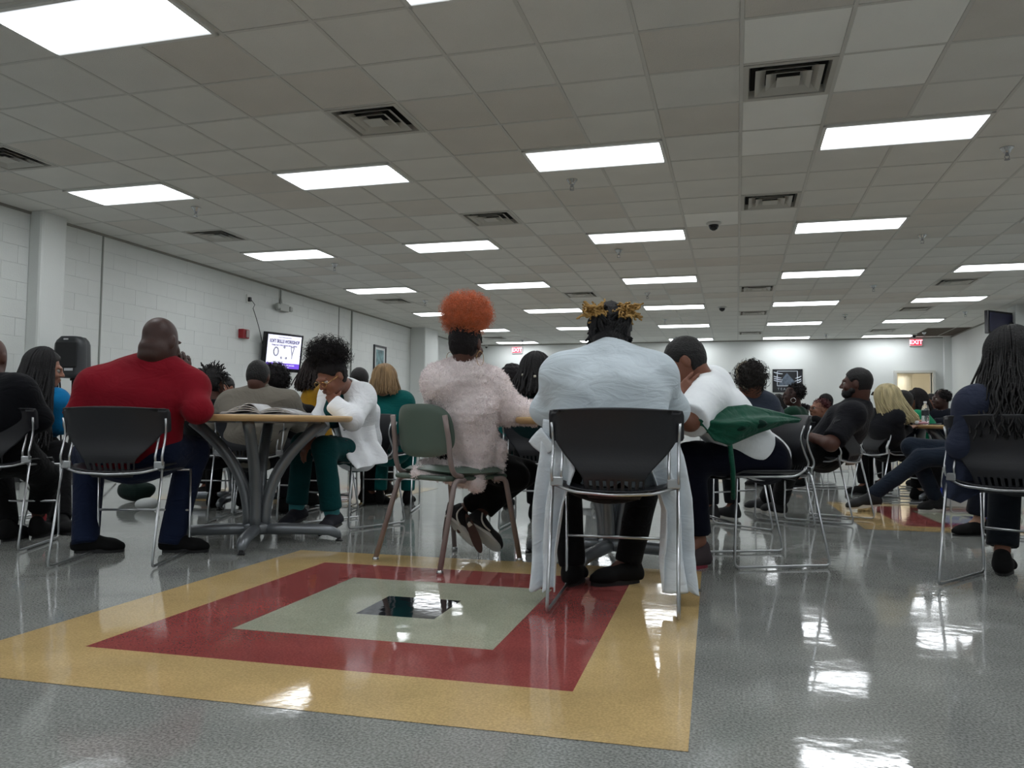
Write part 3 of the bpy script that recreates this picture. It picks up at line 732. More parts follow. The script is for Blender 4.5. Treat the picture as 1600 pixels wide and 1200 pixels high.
def green_chair(x, y, th, label):
    t = thing('stacking_chair', label, 'chair', (x, y, 0), th)
    mg = mat('sage_plastic', '53645a', .42, 0, .03, 150); mt = mat('taupe_tube', '8a7c79', .38, .15)
    def pad(name, cx, cy, cz, w_, d_, th_, back=False, tilt=0, dome=.02):
        nx, ny = 18, 14; V = []; Fc = []
        for side in (1, -1):
            for j in range(ny+1):
                for i in range(nx+1):
                    u, v = -1+2*i/nx, -1+2*j/ny
                    # superellipse outline
                    a = max(abs(u), abs(v)); n_ = (abs(u)**3.2+abs(v)**3.2)**(1/3.2) if a > 0 else 1
                    s_ = a/n_ if n_ > 0 else 1
                    x_, y_ = u*s_, v*s_
                    e = max(0, 1-a**6)
                    taper = 1-(.06*y_ if back else -.04*y_)
                    p = (x_*w_/2*taper, y_*d_/2, side*th_/2*(e**.5)+(.05*x_*x_*(1 if back else -.3)))
                    V.append(p)
        n1 = (nx+1)*(ny+1)
        for k in (0, 1):
            for j in range(ny):
                for i in range(nx):
                    a = k*n1+j*(nx+1)+i; q = (a, a+1, a+nx+2, a+nx+1); Fc.append(q if k == 0 else q[::-1])
        V = np.array(V)
        if back: V = np.stack([V[:, 0], V[:, 2]*1.0, V[:, 1]], 1); c_, s_ = math.cos(tilt), math.sin(tilt); V = np.stack([V[:, 0], V[:, 1]*c_-V[:, 2]*s_, V[:, 1]*s_+V[:, 2]*c_], 1); Fc = [f[::-1] for f in Fc]
        V = V+np.array([cx, cy, cz])
        me = mesh(name, V, Fc, True); return obj(name, me, mg, t)
    pad('backrest', 0, -.235, .665, .43, .265, .022, True, .14)
    pad('seat', 0, .0, .475, .45, .44, .045)
    mb = MB(); mb.box((0, -.01, .435), (.40, .42, .025)); bevel(mb.build('seat_pan', mg, t), .012, 3)
    for s in (-1, 1):
        mb = MB(); mb.tube([(s*.20, -.1, .425), (s*.215, -.175, .428), (s*.25, -.29, .02)], .0135, 10, .05); mb.build('leg', mt, t, True)
        mb = MB(); mb.tube([(s*.20, .1, .425), (s*.215, .165, .428), (s*.25, .24, .02)], .0135, 10, .05); mb.build('leg', mt, t, True)
        mb = MB(); mb.tube([(s*.205, -.12, .445), (s*.212, -.18, .455), (s*.213, -.205, .52), (s*.210, -.212, .62), (s*.203, -.235, .74)], [.0145, .0145, .0145, .0145, .013, .012, .012, .011, .011][:5]if 0 else .013, 10, .04); mb.build('back_upright', mt, t, True)
        for yy in (-.29, .24):
            mb = MB(); mb.lathe([(.012, .0), (.017, .004), (.016, .018), (.013, .024)], (s*.25, yy, 0), 14); mb.build('glide', m_chr, t, True)
    return t
def table(x, y, rot, r, label, h=.738):
    t = thing('round_table', label, 'table', (x, y, 0), rot, 'round cafeteria tables')
    mb = MB(); mb.lathe([(r-.03, h-.036), (r-.008, h-.030), (r, h-.018), (r, h-.008), (r-.004, h-.001)], n=72); mb.build('edge_band', m_wood, t, False)
    for p in t.children[-1].data.polygons: p.use_smooth = len(p.vertices) < 8
    mb = MB(); mb.lathe([(r-.005, h-.004), (r-.006, h)], n=72); mb.build('tabletop', m_top, t)
    for k in range(4):
        a = k*PI/2; d = np.array([math.cos(a), math.sin(a), 0])
        mb = MB(); P_ = [d*(.045+.33*s**2.2)+np.array([0, 0, .075+(h-.11)*(s**.9)]) for s in np.linspace(0, 1, 12)]
        mb.tube(P_, .033, 12); mb.build('leg', m_pipe, t, True)
        mb = MB(); P_ = [d*q+np.array([0, 0, z]) for q, z in ((.0, .075), (.15, .075), (.33, .07), (.42, .062), (.465, .042), (.475, .022))]
        mb.tube(P_, [.034, .034, .032, .031, .027, .016], 12); mb.build('base_arm', m_pipe, t, True)
        mb = MB(); mb.lathe([(.02, 0), (.024, .006), (.012, .012), (.01, .026)], tuple(d*.475), 12); mb.build('foot_pad', m_blk, t)
    mb = MB(); mb.lathe([(.06, .05), (.072, .06), (.072, .1), (.05, .115)], n=20); mb.build('hub', m_pipe, t, True)
    mb = MB(); mb.lathe([(.36, h-.045), (.36, h-.036)], n=32); mb.build('mounting_plate', m_pipe, t)
    return t
# ------------------------------------------------------------------ people
def frame_of(look, up=(0, 0, 1), roll=0):
    y = nrm(look); x = nrm(np.cross(y, up)); z = np.cross(x, y)
    if roll: x, z = x*math.cos(roll)+z*math.sin(roll), z*math.cos(roll)-x*math.sin(roll)
    return np.stack([x, y, z], 1)
def head_sdf(sd, c, R, s=1.0, face=True, fat=1.0, ears=True):
    g = lambda v: c+R@(np.array(v)*s)
    if fat > 1.1:
        sd.ell(g((0, -.070, -.050)), np.array((.044, .036, .020))*s, R, .008); sd.ell(g((0, -.062, -.095)), np.array((.048, .040, .024))*s, R, .008)
    sd.ell(g((0, -.016, .030)), np.array((.074, .094, .088))*s, R, .02)
    sd.ell(g((0, .022, -.035)), np.array((.060*fat, .068, .078))*s, R, .035)
    sd.ell(g((0, .052, -.085)), np.array((.036*fat, .034, .028))*s, R, .03)      # chin
    if face:
        sd.ell(g((0, .086, .022)), np.array((.05, .012, .012))*s, R, .02)         # brow
        for q in (-1, 1):
            sd.ell(g((q*.032, .096, .002)), np.array((.017, .012, .011))*s, R, .012, 's')
            sd.ell(g((q*.038, .068, -.028)), np.array((.022, .018, .02))*s, R, .02)
        sd.cap(g((0, .090, .010)), g((0, .108, -.024)), .008*s, .013*s, .012)
        for q in (-1, 1): sd.ell(g((q*.013, .099, -.029)), np.array((.009, .01, .008))*s, R, .006)
        sd.ell(g((0, .092, -.052)), np.array((.024, .011, .007))*s, R, .006)
        sd.ell(g((0, .090, -.064)), np.array((.021, .011, .008))*s, R, .006)
    if ears:
        for q in (-1, 1):
            E = R@np.array([[1, 0, q*.35], [0, 1, 0], [-q*.35, 0, 1]]); E, _ = np.linalg.qr(E)
            sd.ell(g((q*.077, -.008, -.004)), np.array((.009, .019, .031))*s, R, .008)
            sd.ell(g((q*.088, -.010, .002)), np.array((.005, .010, .018))*s, R, .004, 's')
def hand_sdf(wr, d, n, side, curl=.5, s=1.0, spread=.06, thumb=.6):
    d = nrm(d); n = nrm(np.asarray(n, float)-d*(np.asarray(n, float)@d)); y = np.cross(n, d)
    sd = SDF(); wr = np.asarray(wr, float)
    sd.cap(wr-d*.03*s, wr+d*.01*s, .024*s, .024*s, .02)
    sd.ecap(wr+d*.015*s, wr+d*.082*s, (.030*s, .015*s), (.040*s, .0125*s), y, .02)
    for i, L in enumerate((.072, .080, .075, .058)):
        o = (i-1.5)*side; b = wr+d*(.086-.004*abs(i-1.3))*s+y*o*.0205*s; a = 0; p = b; dd = d*math.cos(spread*o)+y*math.sin(spread*o)
        rr = .0092*s*(1 if i < 3 else .88)
        for k, fr in enumerate((.46, .30, .24)):
            a += curl*(.9, 1.1, .8)[k]*(1+.08*i); v = dd*math.cos(a)+n*math.sin(a); q = p+v*L*fr*s
            sd.cap(p, q, rr*(1-.1*k), rr*(1-.1*(k+1)), .003 if k == 0 else .006); p = q
    tb = wr+d*.028*s-y*side*.026*s+n*.006; v = nrm(d*.72-y*side*thumb+n*.35)
    sd.cap(tb, tb+v*.042*s, .014*s, .0105*s, .012); v2 = nrm(d*.9-y*side*.25+n*(.3+curl*.5)); sd.cap(tb+v*.042*s, tb+v*.042*s+v2*.03*s, .0105*s, .0085*s, .006)
    return sd
def shoe(name, an, toe, m, msole, root, off, vs, s=1.0, flat=True, soleh=.022, up=None, ankle=True):
    an = np.asarray(an, float); toe = np.asarray(toe, float)
    d = nrm(toe-an)
    if flat: d = nrm([d[0], d[1], 0]); upv = np.array([0, 0, 1.0])
    else:
        upv = nrm(up if up is not None else [0, 0, 1]); d = nrm(d-upv*(d@upv)) if up is not None else d; x = np.cross(d, upv); upv = nrm(np.cross(x, d))
    side = np.cross(d, upv)
    if flat: base = np.array([an[0], an[1], 0.0])
    else: base = an-upv*.085*s
    P = lambda a, b, c: base+d*a*s+side*b*s+upv*c*s
    sd = SDF()
    sd.ecap(P(-.035, 0, .040), P(.03, 0, .045), (.036*s, .040*s), (.038*s, .045*s), side, .03)
    sd.ecap(P(.03, 0, .050), P(.13, 0, .034), (.040*s, .046*s), (.049*s, .036*s), side, .03)
    sd.ecap(P(.12, 0, .034), P(.168, 0, .028), (.049*s, .036*s), (.036*s, .026*s), side, .02)
    if ankle: sd.cap(P(-.012, 0, .06), P(-.018, 0, .095), .038*s, .038*s, .03)
    sd.plane(P(0, 0, .014), -upv)
    o = sd_obj(name, sd, vs, m, root, off)
    # sole: outline extruded
    n = 24; V = []
    for z in (0.0, soleh):
        for i in range(n):
            a = 2*PI*i/n; x = math.cos(a); yv = math.sin(a); L_ = .068+.122*x+.0; W_ = (.040+.010*x)*yv*(1 if abs(x) < .9 else .95)
            V.append(P(L_, W_, z))
    Fc = [tuple(range(n-1, -1, -1)), tuple(range(n, 2*n))]+[(i, (i+1) % n, n+(i+1) % n, n+i) for i in range(n)]
    obj('sole', mesh('sole', V, Fc), msole, o, off=off)
    return o
m_eye = mat('eye_white', '9a928c', .2); m_iris = mat('iris', '17100c', .15)
def eyes(root, off, c, R, s=1.0, closed=False, sk=None):
    for q in (-1, 1):
        cc = c+R@(np.array((q*.031, .0775, .002))*s)
        mb = MB(); mb.lathe([(.0145*s*math.sin(a), .0145*s*math.cos(a)) for a in np.linspace(.01, PI-.01, 10)], (0, 0, 0), 14)
        V = np.array(mb.v)+cc
        e = obj('eye', mesh('eye', V, mb.f, True), m_eye, root, off=off)
        mb = MB(); V = [(0, .0149*s, 0)]+[(.0085*s*math.cos(a), .0130*s, .0085*s*math.sin(a)) for a in np.linspace(0, 2*PI, 13)[:-1]]
        V = np.array(V)@R.T+cc
        obj('iris', mesh('iris', V, [(0, 1+i, 1+(i+1) % 12) for i in range(12)]), m_iris, e, off=off)
def brows(root, off, c, R, m, s=1.0):
    for q in (-1, 1):
        P_ = np.array([[c+R@(np.array((q*(.014+.034*t), .095-.012*t-.01*t*t, .021+.006*math.sin(2.4*t)))*s) for t in np.linspace(0, 1, 6)]])
        strands('eyebrow', P_, np.array([[.002, .003, .0032, .003, .0022, .001]])*s, m, root, 5, off)
def glasses(root, off, c, R, m, s=1.0, lens=None):
    mb = MB(); g = lambda v: c+R@(np.array(v)*s)
    for q in (-1, 1):
        ring_ = [g((q*.033+.025*math.cos(a), .107-.004*abs(math.cos(a)), .0+.017*math.sin(a))) for a in np.linspace(0, 2*PI, 17)]
        mb.tube(ring_, .0016*s, 5)
        mb.tube([g((q*.058, .102, .004)), g((q*.074, .07, .006)), g((q*.079, -.01, .006)), g((q*.078, -.03, -.008))], .0016*s, 5)
    mb.tube([g((-.009, .107, .004)), g((0, .110, .007)), g((.009, .107, .004))], .0016*s, 5)
    mb.build('glasses', m, root, True, off=off)
HAIRSEED = [1]
def cap_pts(n, lo=0, hi=1.2, rng=None, az=None):
    rng = rng or np.random.default_rng(HAIRSEED[0]); th = np.arccos(1-rng.uniform(0, 1, n)*(1-math.cos(hi)))
    ph = rng.uniform(0, 2*PI, n) if az is None else rng.uniform(az[0], az[1], n)
    return th, ph
def buzz(root, off, c, R, m, s=1.0, thick=.006, vs=.007, line=.05, amp=.0015, low=-.045):
    sd = SDF(); g = lambda v: c+R@(np.array(v)*s)
    sd.ell(g((0, -.016, .030)), np.array((.074, .094, .088))*s+thick, R, .02)
    sd.ell(g((0, -.012, -.015)), np.array((.066, .082, .07))*s+thick, R, .03)
    sd.plane(g((0, line, .03)), R@np.array((0, 1, -.75)))          # hairline in front
    sd.plane(g((0, 0, low)), R@np.array((0, .55, -1)))            # hairline at nape
    for q in (-1, 1): sd.ell(g((q*.085, .005, -.02)), np.array((.03, .03, .05))*s, R, .01, 's')
    return sd_obj('hair', sd, vs, m, root, off, fuzz(amp, 170))
def afro(root, off, c, rad, R, m, name='hair', n=500, curl=.012, seed=3, thick=.0022, vs=.012, cut=None, turns=2.2, core=.86, length=.05):
    r = np.random.default_rng(seed); c = np.asarray(c, float); rad = np.asarray(rad, float)
    sd = SDF(); sd.ell(c, rad*core, R, .02)
    if cut is not None: sd.plane(cut[0], cut[1])
    h = sd_obj(name, sd, vs, m, root, off, both(fuzz(.006, 120), fuzz(.004, 260)))
    d = r.normal(size=(n, 3)); d /= np.linalg.norm(d, axis=1, keepdims=True)
    base = c+(d*rad*core*.93)@np.asarray(R).T
    if cut is not None: k = (base-cut[0])@nrm(cut[1]) < .0; d, base = d[k], base[k]; n = len(d)
    dw = d@np.asarray(R).T+r.normal(size=d.shape)*.35; dw /= np.linalg.norm(dw, axis=1, keepdims=True)
    a1 = np.cross(dw, r.normal(size=d.shape)); a1 /= np.linalg.norm(a1, axis=1, keepdims=True); a2 = np.cross(dw, a1)
    Mm = 14; t = np.linspace(0, 1, Mm); L = length*r.uniform(.5, 1.35, n); cr = curl*r.uniform(.5, 1.3, n); ph = r.uniform(0, 6.28, n)
    ang = t[None]*turns*2*PI+ph[:, None]
    P = base[:, None]+dw[:, None]*(t[None]*L[:, None])[..., None]+a1[:, None]*(cr[:, None]*np.cos(ang)*(.4+t))[..., None]+a2[:, None]*(cr[:, None]*np.sin(ang)*(.4+t))[..., None]
    Rr = np.tile(thick*(1-.5*t), (n, 1))
    o = strands('curls', P, Rr, m, h, 3, off); o['kind'] = 'stuff'
    return h
def hang(c, R, n, L, seed=1, az=(.35*PI, 1.65*PI), s=1.0, lift=.006, th0=.1, th1=1.75, out=.02, wav=.008, M1=9, M2=12, back=None, jit=.012, wf=2.5):
    """strands combed over the skull that then fall straight down; azimuth 0 is the face"""
    r = np.random.default_rng(seed); ph = r.uniform(az[0], az[1], n); tt0 = r.uniform(th0, th0+.9, n); tt1 = th1*r.uniform(.9, 1.08, n)
    k = lift+r.uniform(0, .012, n)
    rad = np.array((.074, .094, .088))*s
    t = np.linspace(0, 1, M1)
    th = tt0[:, None]+(tt1-tt0)[:, None]*t
    rr = rad[None]+k[:, None]
    X = np.sin(th)*np.sin(ph)[:, None]*rr[:, 0:1]; Y = np.sin(th)*np.cos(ph)[:, None]*rr[:, 1:2]-.016*s; Z = np.cos(th)*rr[:, 2:3]+.03*s
    P1 = c+np.stack([X, Y, Z], -1)@R.T
    end = P1[:, -1]; rel = end-c; rel[:, 2] = 0; rel /= np.linalg.norm(rel, axis=1, keepdims=True)+1e-9
    u = np.linspace(0, 1, M2+1)[1:]; LL = (L if np.isscalar(L) else r.uniform(L[0], L[1], n)); LL = np.broadcast_to(LL, (n,))*r.uniform(.88, 1.08, n)
    j = r.normal(size=(n, 1, 3))*jit; j[..., 2] = 0
    side = np.stack([rel[:, 1], -rel[:, 0], 0*rel[:, 0]], 1)
    ph2 = r.uniform(0, 6.3, n)
    P2 = end[:, None]+rel[:, None]*(out*np.sin(u*PI*.5))[None, :, None]-np.array([0, 0, 1.0])*(LL[:, None]*u)[..., None]+j*u[None, :, None]+side[:, None]*(wav*np.sin(u[None]*wf*2*PI+ph2[:, None])*u[None])[..., None]
    if back is not None: P2 += (np.asarray(back)[None, None]*(u**1.3)[None, :, None])
    return np.concatenate([P1, P2], 1)
def bodyset(J, b):
    """smooth skeleton volumes of trunk, arms and legs; b = build numbers"""
    T = SDF(); r = J['r']; p, wa, ch, nb = J['pel'], J['wai'], J['che'], J['nb']
    T.ecap(p-J['up']*.02, wa, (b['hip'], b['hipd']), (b['wst'], b['wstd']), r, .05)
    T.ecap(wa, ch, (b['wst'], b['wstd']), (b['chw'], b['chd']), r, .06)
    tz = nrm(nb-ch); T.ecap(ch, nb-tz*.06, (b['chw'], b['chd']), (b['chw']*.78, b['chd']*.72), r, .06)
    for s, k in ((-1, 'L'), (1, 'R')):
        T.cap(nb-tz*.02, J['sh'+k], .055*b['f'], .062*b['f'], .05)
        T.cap(J['sh'+k], (J['hip'+k]*.25+ch*.75), .06*b['f'], b['chd']*.7, .07)
    return T
def add_arm(sd, J, k, f, frac=1.0, t=0.0, cutoff=None):
    a, e, w_ = J['sh'+k], J['el'+k], J['wr'+k]
    u = min(frac*2, 1) if frac < .5 else 1
    sd.cap(a, a+(e-a)*u, .056*f+t, (.056-.012*u)*f+t, .04)
    if frac > .5:
        v = (frac-.5)*2; sd.cap(e, e+(w_-e)*v, .044*f+t, (.044-.016*v)*f+t, .03)
def add_leg(sd, J, k, f, frac=1.0, t=0.0, flare=0.0):
    a, e, w_ = J['hip'+k], J['kn'+k], J['an'+k]
    sd.cap(a, e, .088*f+t, .062*f+t, .05)
    v = 1.0 if frac >= 1 else frac; sd.cap(e, e+(w_-e)*v, .060*f+t, (.060-.020*v)*f+t+flare, .04)
BUILD = dict(hip=.165, hipd=.115, wst=.145, wstd=.10, chw=.165, chd=.115, f=1.0, head=1.0)
def W(v):
    return at(*v) if len(v) == 3 and v[0] > 30 or (len(v) == 3 and v[1] > 30) else np.asarray(v, float)
def pose(pel, head, th, look=None, arms='table', sw=.175, o=None, sl=1.0, kz=.50, reach=.40, spread=.12):
    f = np.array([-math.sin(th), math.cos(th), 0]); r = np.array([math.cos(th), math.sin(th), 0])
    pel = W(pel); head = W(head); o = o or {}
    J = {'f': f, 'r': r, 'head': head, 'pel': pel}
    look = nrm(look) if look is not None else f
    R = frame_of(look); J['R'] = R
    J['nb'] = W(o['nb']) if 'nb' in o else head-R[:, 2]*.10-np.array([0, 0, .06])-f*.035
    J['up'] = nrm(J['nb']-pel)
    J['che'] = W(o['che']) if 'che' in o else pel+(J['nb']-pel)*.66-f*.035
    J['wai'] = W(o['wai']) if 'wai' in o else pel+(J['nb']-pel)*.33-f*.03
    for s, k in ((-1, 'L'), (1, 'R')):
        sh = W(o['sh'+k]) if 'sh'+k in o else J['nb']+r*s*sw-np.array([0, 0, .055])-f*.0
        J['sh'+k] = sh
        if arms == 'table': el = sh+f*.16+r*s*.08; el[2] = max(.775, sh[2]-.26); wr = el+f*.22-r*s*.14; wr[2] = .775
        elif arms == 'lap': el = sh+r*s*.06+f*.03-np.array([0, 0, .27]); wr = el+f*.22-r*s*.06-np.array([0, 0, .04])
        elif arms == 'crossed': el = sh+r*s*.07+f*.08-np.array([0, 0, .25]); wr = el+f*.14-r*s*.20+np.array([0, 0, .06])
        elif arms == 'chin': el = sh+f*.2+r*s*.03; el[2] = max(.77, sh[2]-.24); wr = head+R@np.array((s*.03, .09, -.16))
        J['el'+k] = W(o['el'+k]) if 'el'+k in o else el
        J['wr'+k] = W(o['wr'+k]) if 'wr'+k in o else wr
        J['hip'+k] = W(o['hip'+k]) if 'hip'+k in o else pel+r*s*.09+f*.02
        kn = J['hip'+k]+f*reach+r*s*(spread-.09); kn[2] = kz
        J['kn'+k] = W(o['kn'+k]) if 'kn'+k in o else kn
        an = J['kn'+k]-f*.03; an[2] = .10
        J['an'+k] = W(o['an'+k]) if 'an'+k in o else an
        J['toe'+k] = W(o['toe'+k]) if 'toe'+k in o else J['an'+k]+f*.17-np.array([0, 0, .07])
    return J
def person(J, label, sk, top, bot=None, shoes=None, b=None, vs=.012, sleeve=1.0, topt=.010, legfr=.93, hem=None, group=None, face=True, hand=None, headfat=1.0, ears=True,
           topfold=None, botfold=None, shoesole=None, shoekw=None, collar=.02, hands=True, legs=True, waistlow=-.06, name='person', slf=1.0, legf=1.0, neckr=.056, flare=0.0, topvs=None, topit=2, sleeves=None, bott=.008, shoeflat=(True, True), shoeup=(None, None), shoem=True, neckcut=True):
    B = dict(BUILD); B.update(b or {}); hs = B['head']
    off = np.array([J['pel'][0], J['pel'][1], 0.0])
    root = thing(name, label, 'person', off, 0, group)
    # skin: one continuous figure
    sd = bodyset(J, B)
    nb, hc, R = J['nb'], J['head'], J['R']
    fine = SDF()
    head_sdf(fine, hc, R, hs, face, headfat, ears)
    nk0 = hc+R@(np.array((0, -.035, -.055))*hs); fine.cap(nk0, nb-nrm(nb-J['che'])*.03, neckr*hs*.98, neckr*hs*1.12, .03)
    sd.cap(hc+R@(np.array((0, -.03, -.04))*hs), nb-nrm(nb-J['che'])*.03, neckr*hs*.9, neckr*hs*1.05, .03)
    for k in 'LR':
        add_arm(sd, J, k, B['f'] if sleeve > .5 else B['f']); 
        if legs: add_leg(sd, J, k, legf)
    if not (legs and legfr < 1.2): pass
    if legs:
        for k in 'LR': sd.cap(J['an'+k], J['an'+k]+(J['toe'+k]-J['an'+k])*.55, .036, .022, .02)
    V, Fc = sd.nets(max(vs, .011), None, -.006); V = relax(V, Fc, 1)
    vf = min(vs, .010) if not face else min(vs*.6, .008)
    V2, F2 = fine.nets(vf); V2 = relax(V2, F2, 1, .35)
    Vs, Fs, n = [V, V2], [Fc, F2+len(V)], len(V)+len(V2)
    if hands:
        for i, k in enumerate('LR'):
            h = (hand or {}).get(k, {})
            if h is None: continue
            d = h.get('d', nrm(J['wr'+k]-J['el'+k])); nn = h.get('n', np.array([0, 0, -1.0]))
            if abs(nrm(d)@nrm(nn)) > .95: nn = J['f']
            hsd = hand_sdf(J['wr'+k], d, nn, -1 if k == 'L' else 1, h.get('curl', .35), h.get('s', .95))
            V3, F3 = hsd.nets(h.get('vs', min(vs*.6, .006) if vs < .013 else .008)); Vs.append(V3); Fs.append(F3+n); n += len(V3)
    me = mesh('body', np.concatenate(Vs), np.concatenate(Fs), True); obj('body', me, sk, root, off=off)
    # top
    if top is not None:
        t = bodyset(J, B)
        hz = J['pel']+J['up']*waistlow if hem is None else hem[0]
        t.plane(hz, -J['up'] if hem is None else hem[1])
        for i, k in enumerate('LR'):
            fr = sleeve if sleeves is None else sleeves[i]
            a, e, w_ = J['sh'+k], J['el'+k], J['wr'+k]
            f_ = B['f']*slf
            if fr <= .5:
                u = fr*2; q = a+(e-a)*u; t.cap(a, q+(e-a)*.2, .058*f_, .058*f_, .04, cut=(q, e-a))
            else:
                t.cap(a, e, .056*f_, .050*f_, .04); v = (fr-.5)*2; q = e+(w_-e)*v; t.cap(e, q+(w_-e)*.15, .050*f_, .040*f_, .035, cut=(q, w_-e))
        dn = nrm(hc-R[:, 1]*.03-nb)
        if neckcut: t.cap(nb+dn*collar, hc-R[:, 1]*.03, neckr*hs*1.0+.002, neckr*hs*1.1, .008, 's')
        vt = topvs or vs
        sd_obj('top', t, vt, top, root, off, topfold if topfold is not None else folds(.006, int(abs(off[0])*97) % 50), topt, topit)
    if bot is not None and legs:
        t = SDF(); p = J['pel']; r = J['r']
        t.ecap(p-J['up']*.02, J['wai']*.6+p*.4, (B['hip'], B['hipd']), (B['hip']*.95, B['wstd']), r, .05)
        for k in 'LR':
            e, w_ = J['kn'+k], J['an'+k]; q = e+(w_-e)*legfr
            t.cap(J['hip'+k], e, .092*legf, .068*legf, .05); t.cap(e, q+(w_-e)*.15, .066*legf, .050*legf+flare, .045, cut=(q, w_-e))
        sd_obj('trousers', t, vs, bot, root, off, botfold if botfold is not None else folds(.006, 5+int(abs(off[1])*31) % 50, (1, .3, .5), 22), bott, topit)
    if shoes is not None and legs:
        for i, k in enumerate('LR'):
            shoe('shoe', J['an'+k], J['toe'+k], shoes, shoesole or m_sole, root, off, min(vs, .010), flat=shoeflat[i], up=shoeup[i])
    root['_off'] = off.tolist(); del root['_off']
    return root, off
m_sole = mat('rubber_sole', '1a1a1c', .7)
m_sole_w = mat('white_sole', 'c9c6c0', .6)
SK = {'deep': skin('skin_deep', '3b2520'), 'dark': skin('skin_dark', '4f3128'), 'brown': skin('skin_brown', '7a4f3e'), 'mid': skin('skin_mid', '8f6350'), 'light': skin('skin_light', 'b98f78')}
m_hair = mat('hair_black', '0e0c0d', .55, 0, .6, 120, spec=.35)
m_hair2 = mat('hair_soft_black', '151113', .7, 0, .5, 90, spec=.25)
# ================================================================== the two near tables and their people
table(-2.705, 4.135, math.atan2(.195, .435), .54, 'round maple edged table with an open book on it at left')
table(-.632, 4.217, math.radians(-10), .54, 'round maple edged table in front of the grey shirted person')
def th_of(fx, fy): return math.atan2(-fx, fy)
chair(-2.965, 3.385, th_of(-.185, .54), 'charcoal sled chair under the man in the red shirt', 'near sled chairs')
chair(-.455, 3.20, th_of(-.06, 1), 'charcoal sled chair nearest the camera under the grey shirted person', 'near sled chairs')
chair(-2.56, 5.06, th_of(-.38, -.92), 'charcoal sled chair under the person in the white coat', 'near sled chairs')
chair(.10, 4.42, th_of(-.9, -.42), 'charcoal sled chair draped with a green jacket under white shirted man', 'near sled chairs')
chair(.66, 6.54, th_of(-.9, .43), 'charcoal sled chair under the bearded man with crossed arms', 'near sled chairs')
chair(1.21, 4.05, th_of(.57, .82), 'charcoal sled chair cut by the right picture edge', 'near sled chairs')
chair(-3.95, 3.52, th_of(-.4, .9), 'charcoal sled chair cut by the left picture edge', 'near sled chairs')
green_chair(-1.40, 3.88, th_of(.48, .87), 'sage green stacking chair with taupe tube legs')
m_bsh = mat('black_suede', '0b0b0c', .85, spec=.2)
# ---- man in the red shirt
J = pose((208, 706, 4.16), (252, 534, 4.18), th_of(-.17, .53), look=(.02, 1, -.22), o=dict(nb=(243, 568, 4.18), che=(214, 622, 4.14), wai=(205, 672, 4.14),
    shL=(150, 606, 4.10), shR=(298, 606, 4.20), elL=(118, 662, 4.05), wrL=(158, 690, 4.25), elR=(309, 640, 4.10), wrR=(288, 592, 4.25),
    hipL=(165, 702, 4.18), hipR=(252, 702, 4.16), knL=(140, 712, 4.42), knR=(300, 706, 4.40), anL=(134, 838, 4.22), toeL=(172, 860, 4.25), anR=(270, 838, 4.27), toeR=(318, 858, 4.28)))
red = cloth('red_cotton', '7a1220', .22, .05, stretch=(1, 1, 1.6)); jean = cloth('blue_denim', '161f36', .35, .05, bscale=60)
person(J, 'large bald man in a red t-shirt and jeans, hand on his cheek', SK['deep'], red, jean, m_bsh, dict(hip=.22, hipd=.14, wst=.225, wstd=.145, chw=.22, chd=.14, f=1.3, head=1.04), .010,
    sleeves=(.42, .58), topfold=folds(.012, 4, (.75, 0, .75), 22), hand={'R': dict(d=(-.2, .15, 1), n=(-.8, .4, 0), curl=.25, s=1.1), 'L': dict(s=1.05)}, headfat=1.12, legf=1.12, slf=.92, neckr=.074, waistlow=-.11, legfr=1.08)
# ---- grey shirted person at centre
J = pose((950, 728, 3.23), (953, 524, 3.46), th_of(-.06, 1), look=(-.1, 1, -.75), o=dict(nb=(955, 556, 3.34), che=(952, 618, 3.24), wai=(950, 676, 3.22),
    shL=(882, 588, 3.28), shR=(1020, 588, 3.28), elL=(858, 640, 3.38), wrL=(893, 645, 3.75), elR=(1048, 640, 3.38), wrR=(1010, 645, 3.75),
    hipL=(905, 727, 3.26), hipR=(995, 727, 3.26), knL=(882, 733, 3.58), knR=(1012, 733, 3.58), anL=(893, 878, 3.50), toeL=(904, 900, 3.66), anR=(983, 872, 3.56), toeR=(935, 900, 3.50)))
greyk = cloth('grey_jersey', 'ccd7df', .2, .05, stretch=(1, 1, 3)); blackp = cloth('black_cotton', '0c0c0e', .3, .05)
rootG, offG = person(J, 'person in grey long sleeved shirt, locs tied up with blond tips', SK['dark'], greyk, blackp, m_bsh, dict(hip=.19, hipd=.125, wst=.19, wstd=.125, chw=.205, chd=.13, f=1.25), .009,
    topfold=folds(.012, 9, (.25, .1, 1), 30), legf=1.0, waistlow=-.10, collar=.04, neckr=.062, legfr=1.03)
JG = J; Rg = J['R']; hc = J['head']
m_loc = mat('locs_black', '121013', .7, 0, .8, 150); m_blond = mat('locs_blond_tips', 'b08a4c', .7, 0, .6, 150)
hg = buzz(rootG, offG, hc, Rg, m_loc, 1.06, .016, .008, .07, .004, -.125)
r_ = np.random.default_rng(5)
sd = SDF(); sd.ell(hc+Rg@np.array((0, -.055, -.065)), (.070, .052, .075), Rg, .02); sd_obj('nape_hair', sd, .008, m_loc, rootG, offG, fuzz(.003, 110))
def sloc(px, py, D): return at(px, py, D)
P_ = []; 
for q, cx in ((-1, (933, 491, 3.36)), (1, (976, 491, 3.36))):
    b0 = at(*cx)
    for i in range(44):                                          # locs gathered from the back of the head into two tufts
        a = hc+Rg@(nrm((q*r_.uniform(.0, .9), r_.uniform(-1, -.25), r_.uniform(-.9, .5)))*np.array((.096, .122, .112)))+Rg[:, 2]*.008; m_ = (a+b0)/2+nrm(a-hc)*.045
        t = np.linspace(0, 1, 10)[:, None]; P_.append(a*(1-t)**2+2*m_*t*(1-t)+(b0+r_.normal(size=3)*.008)*t*t)
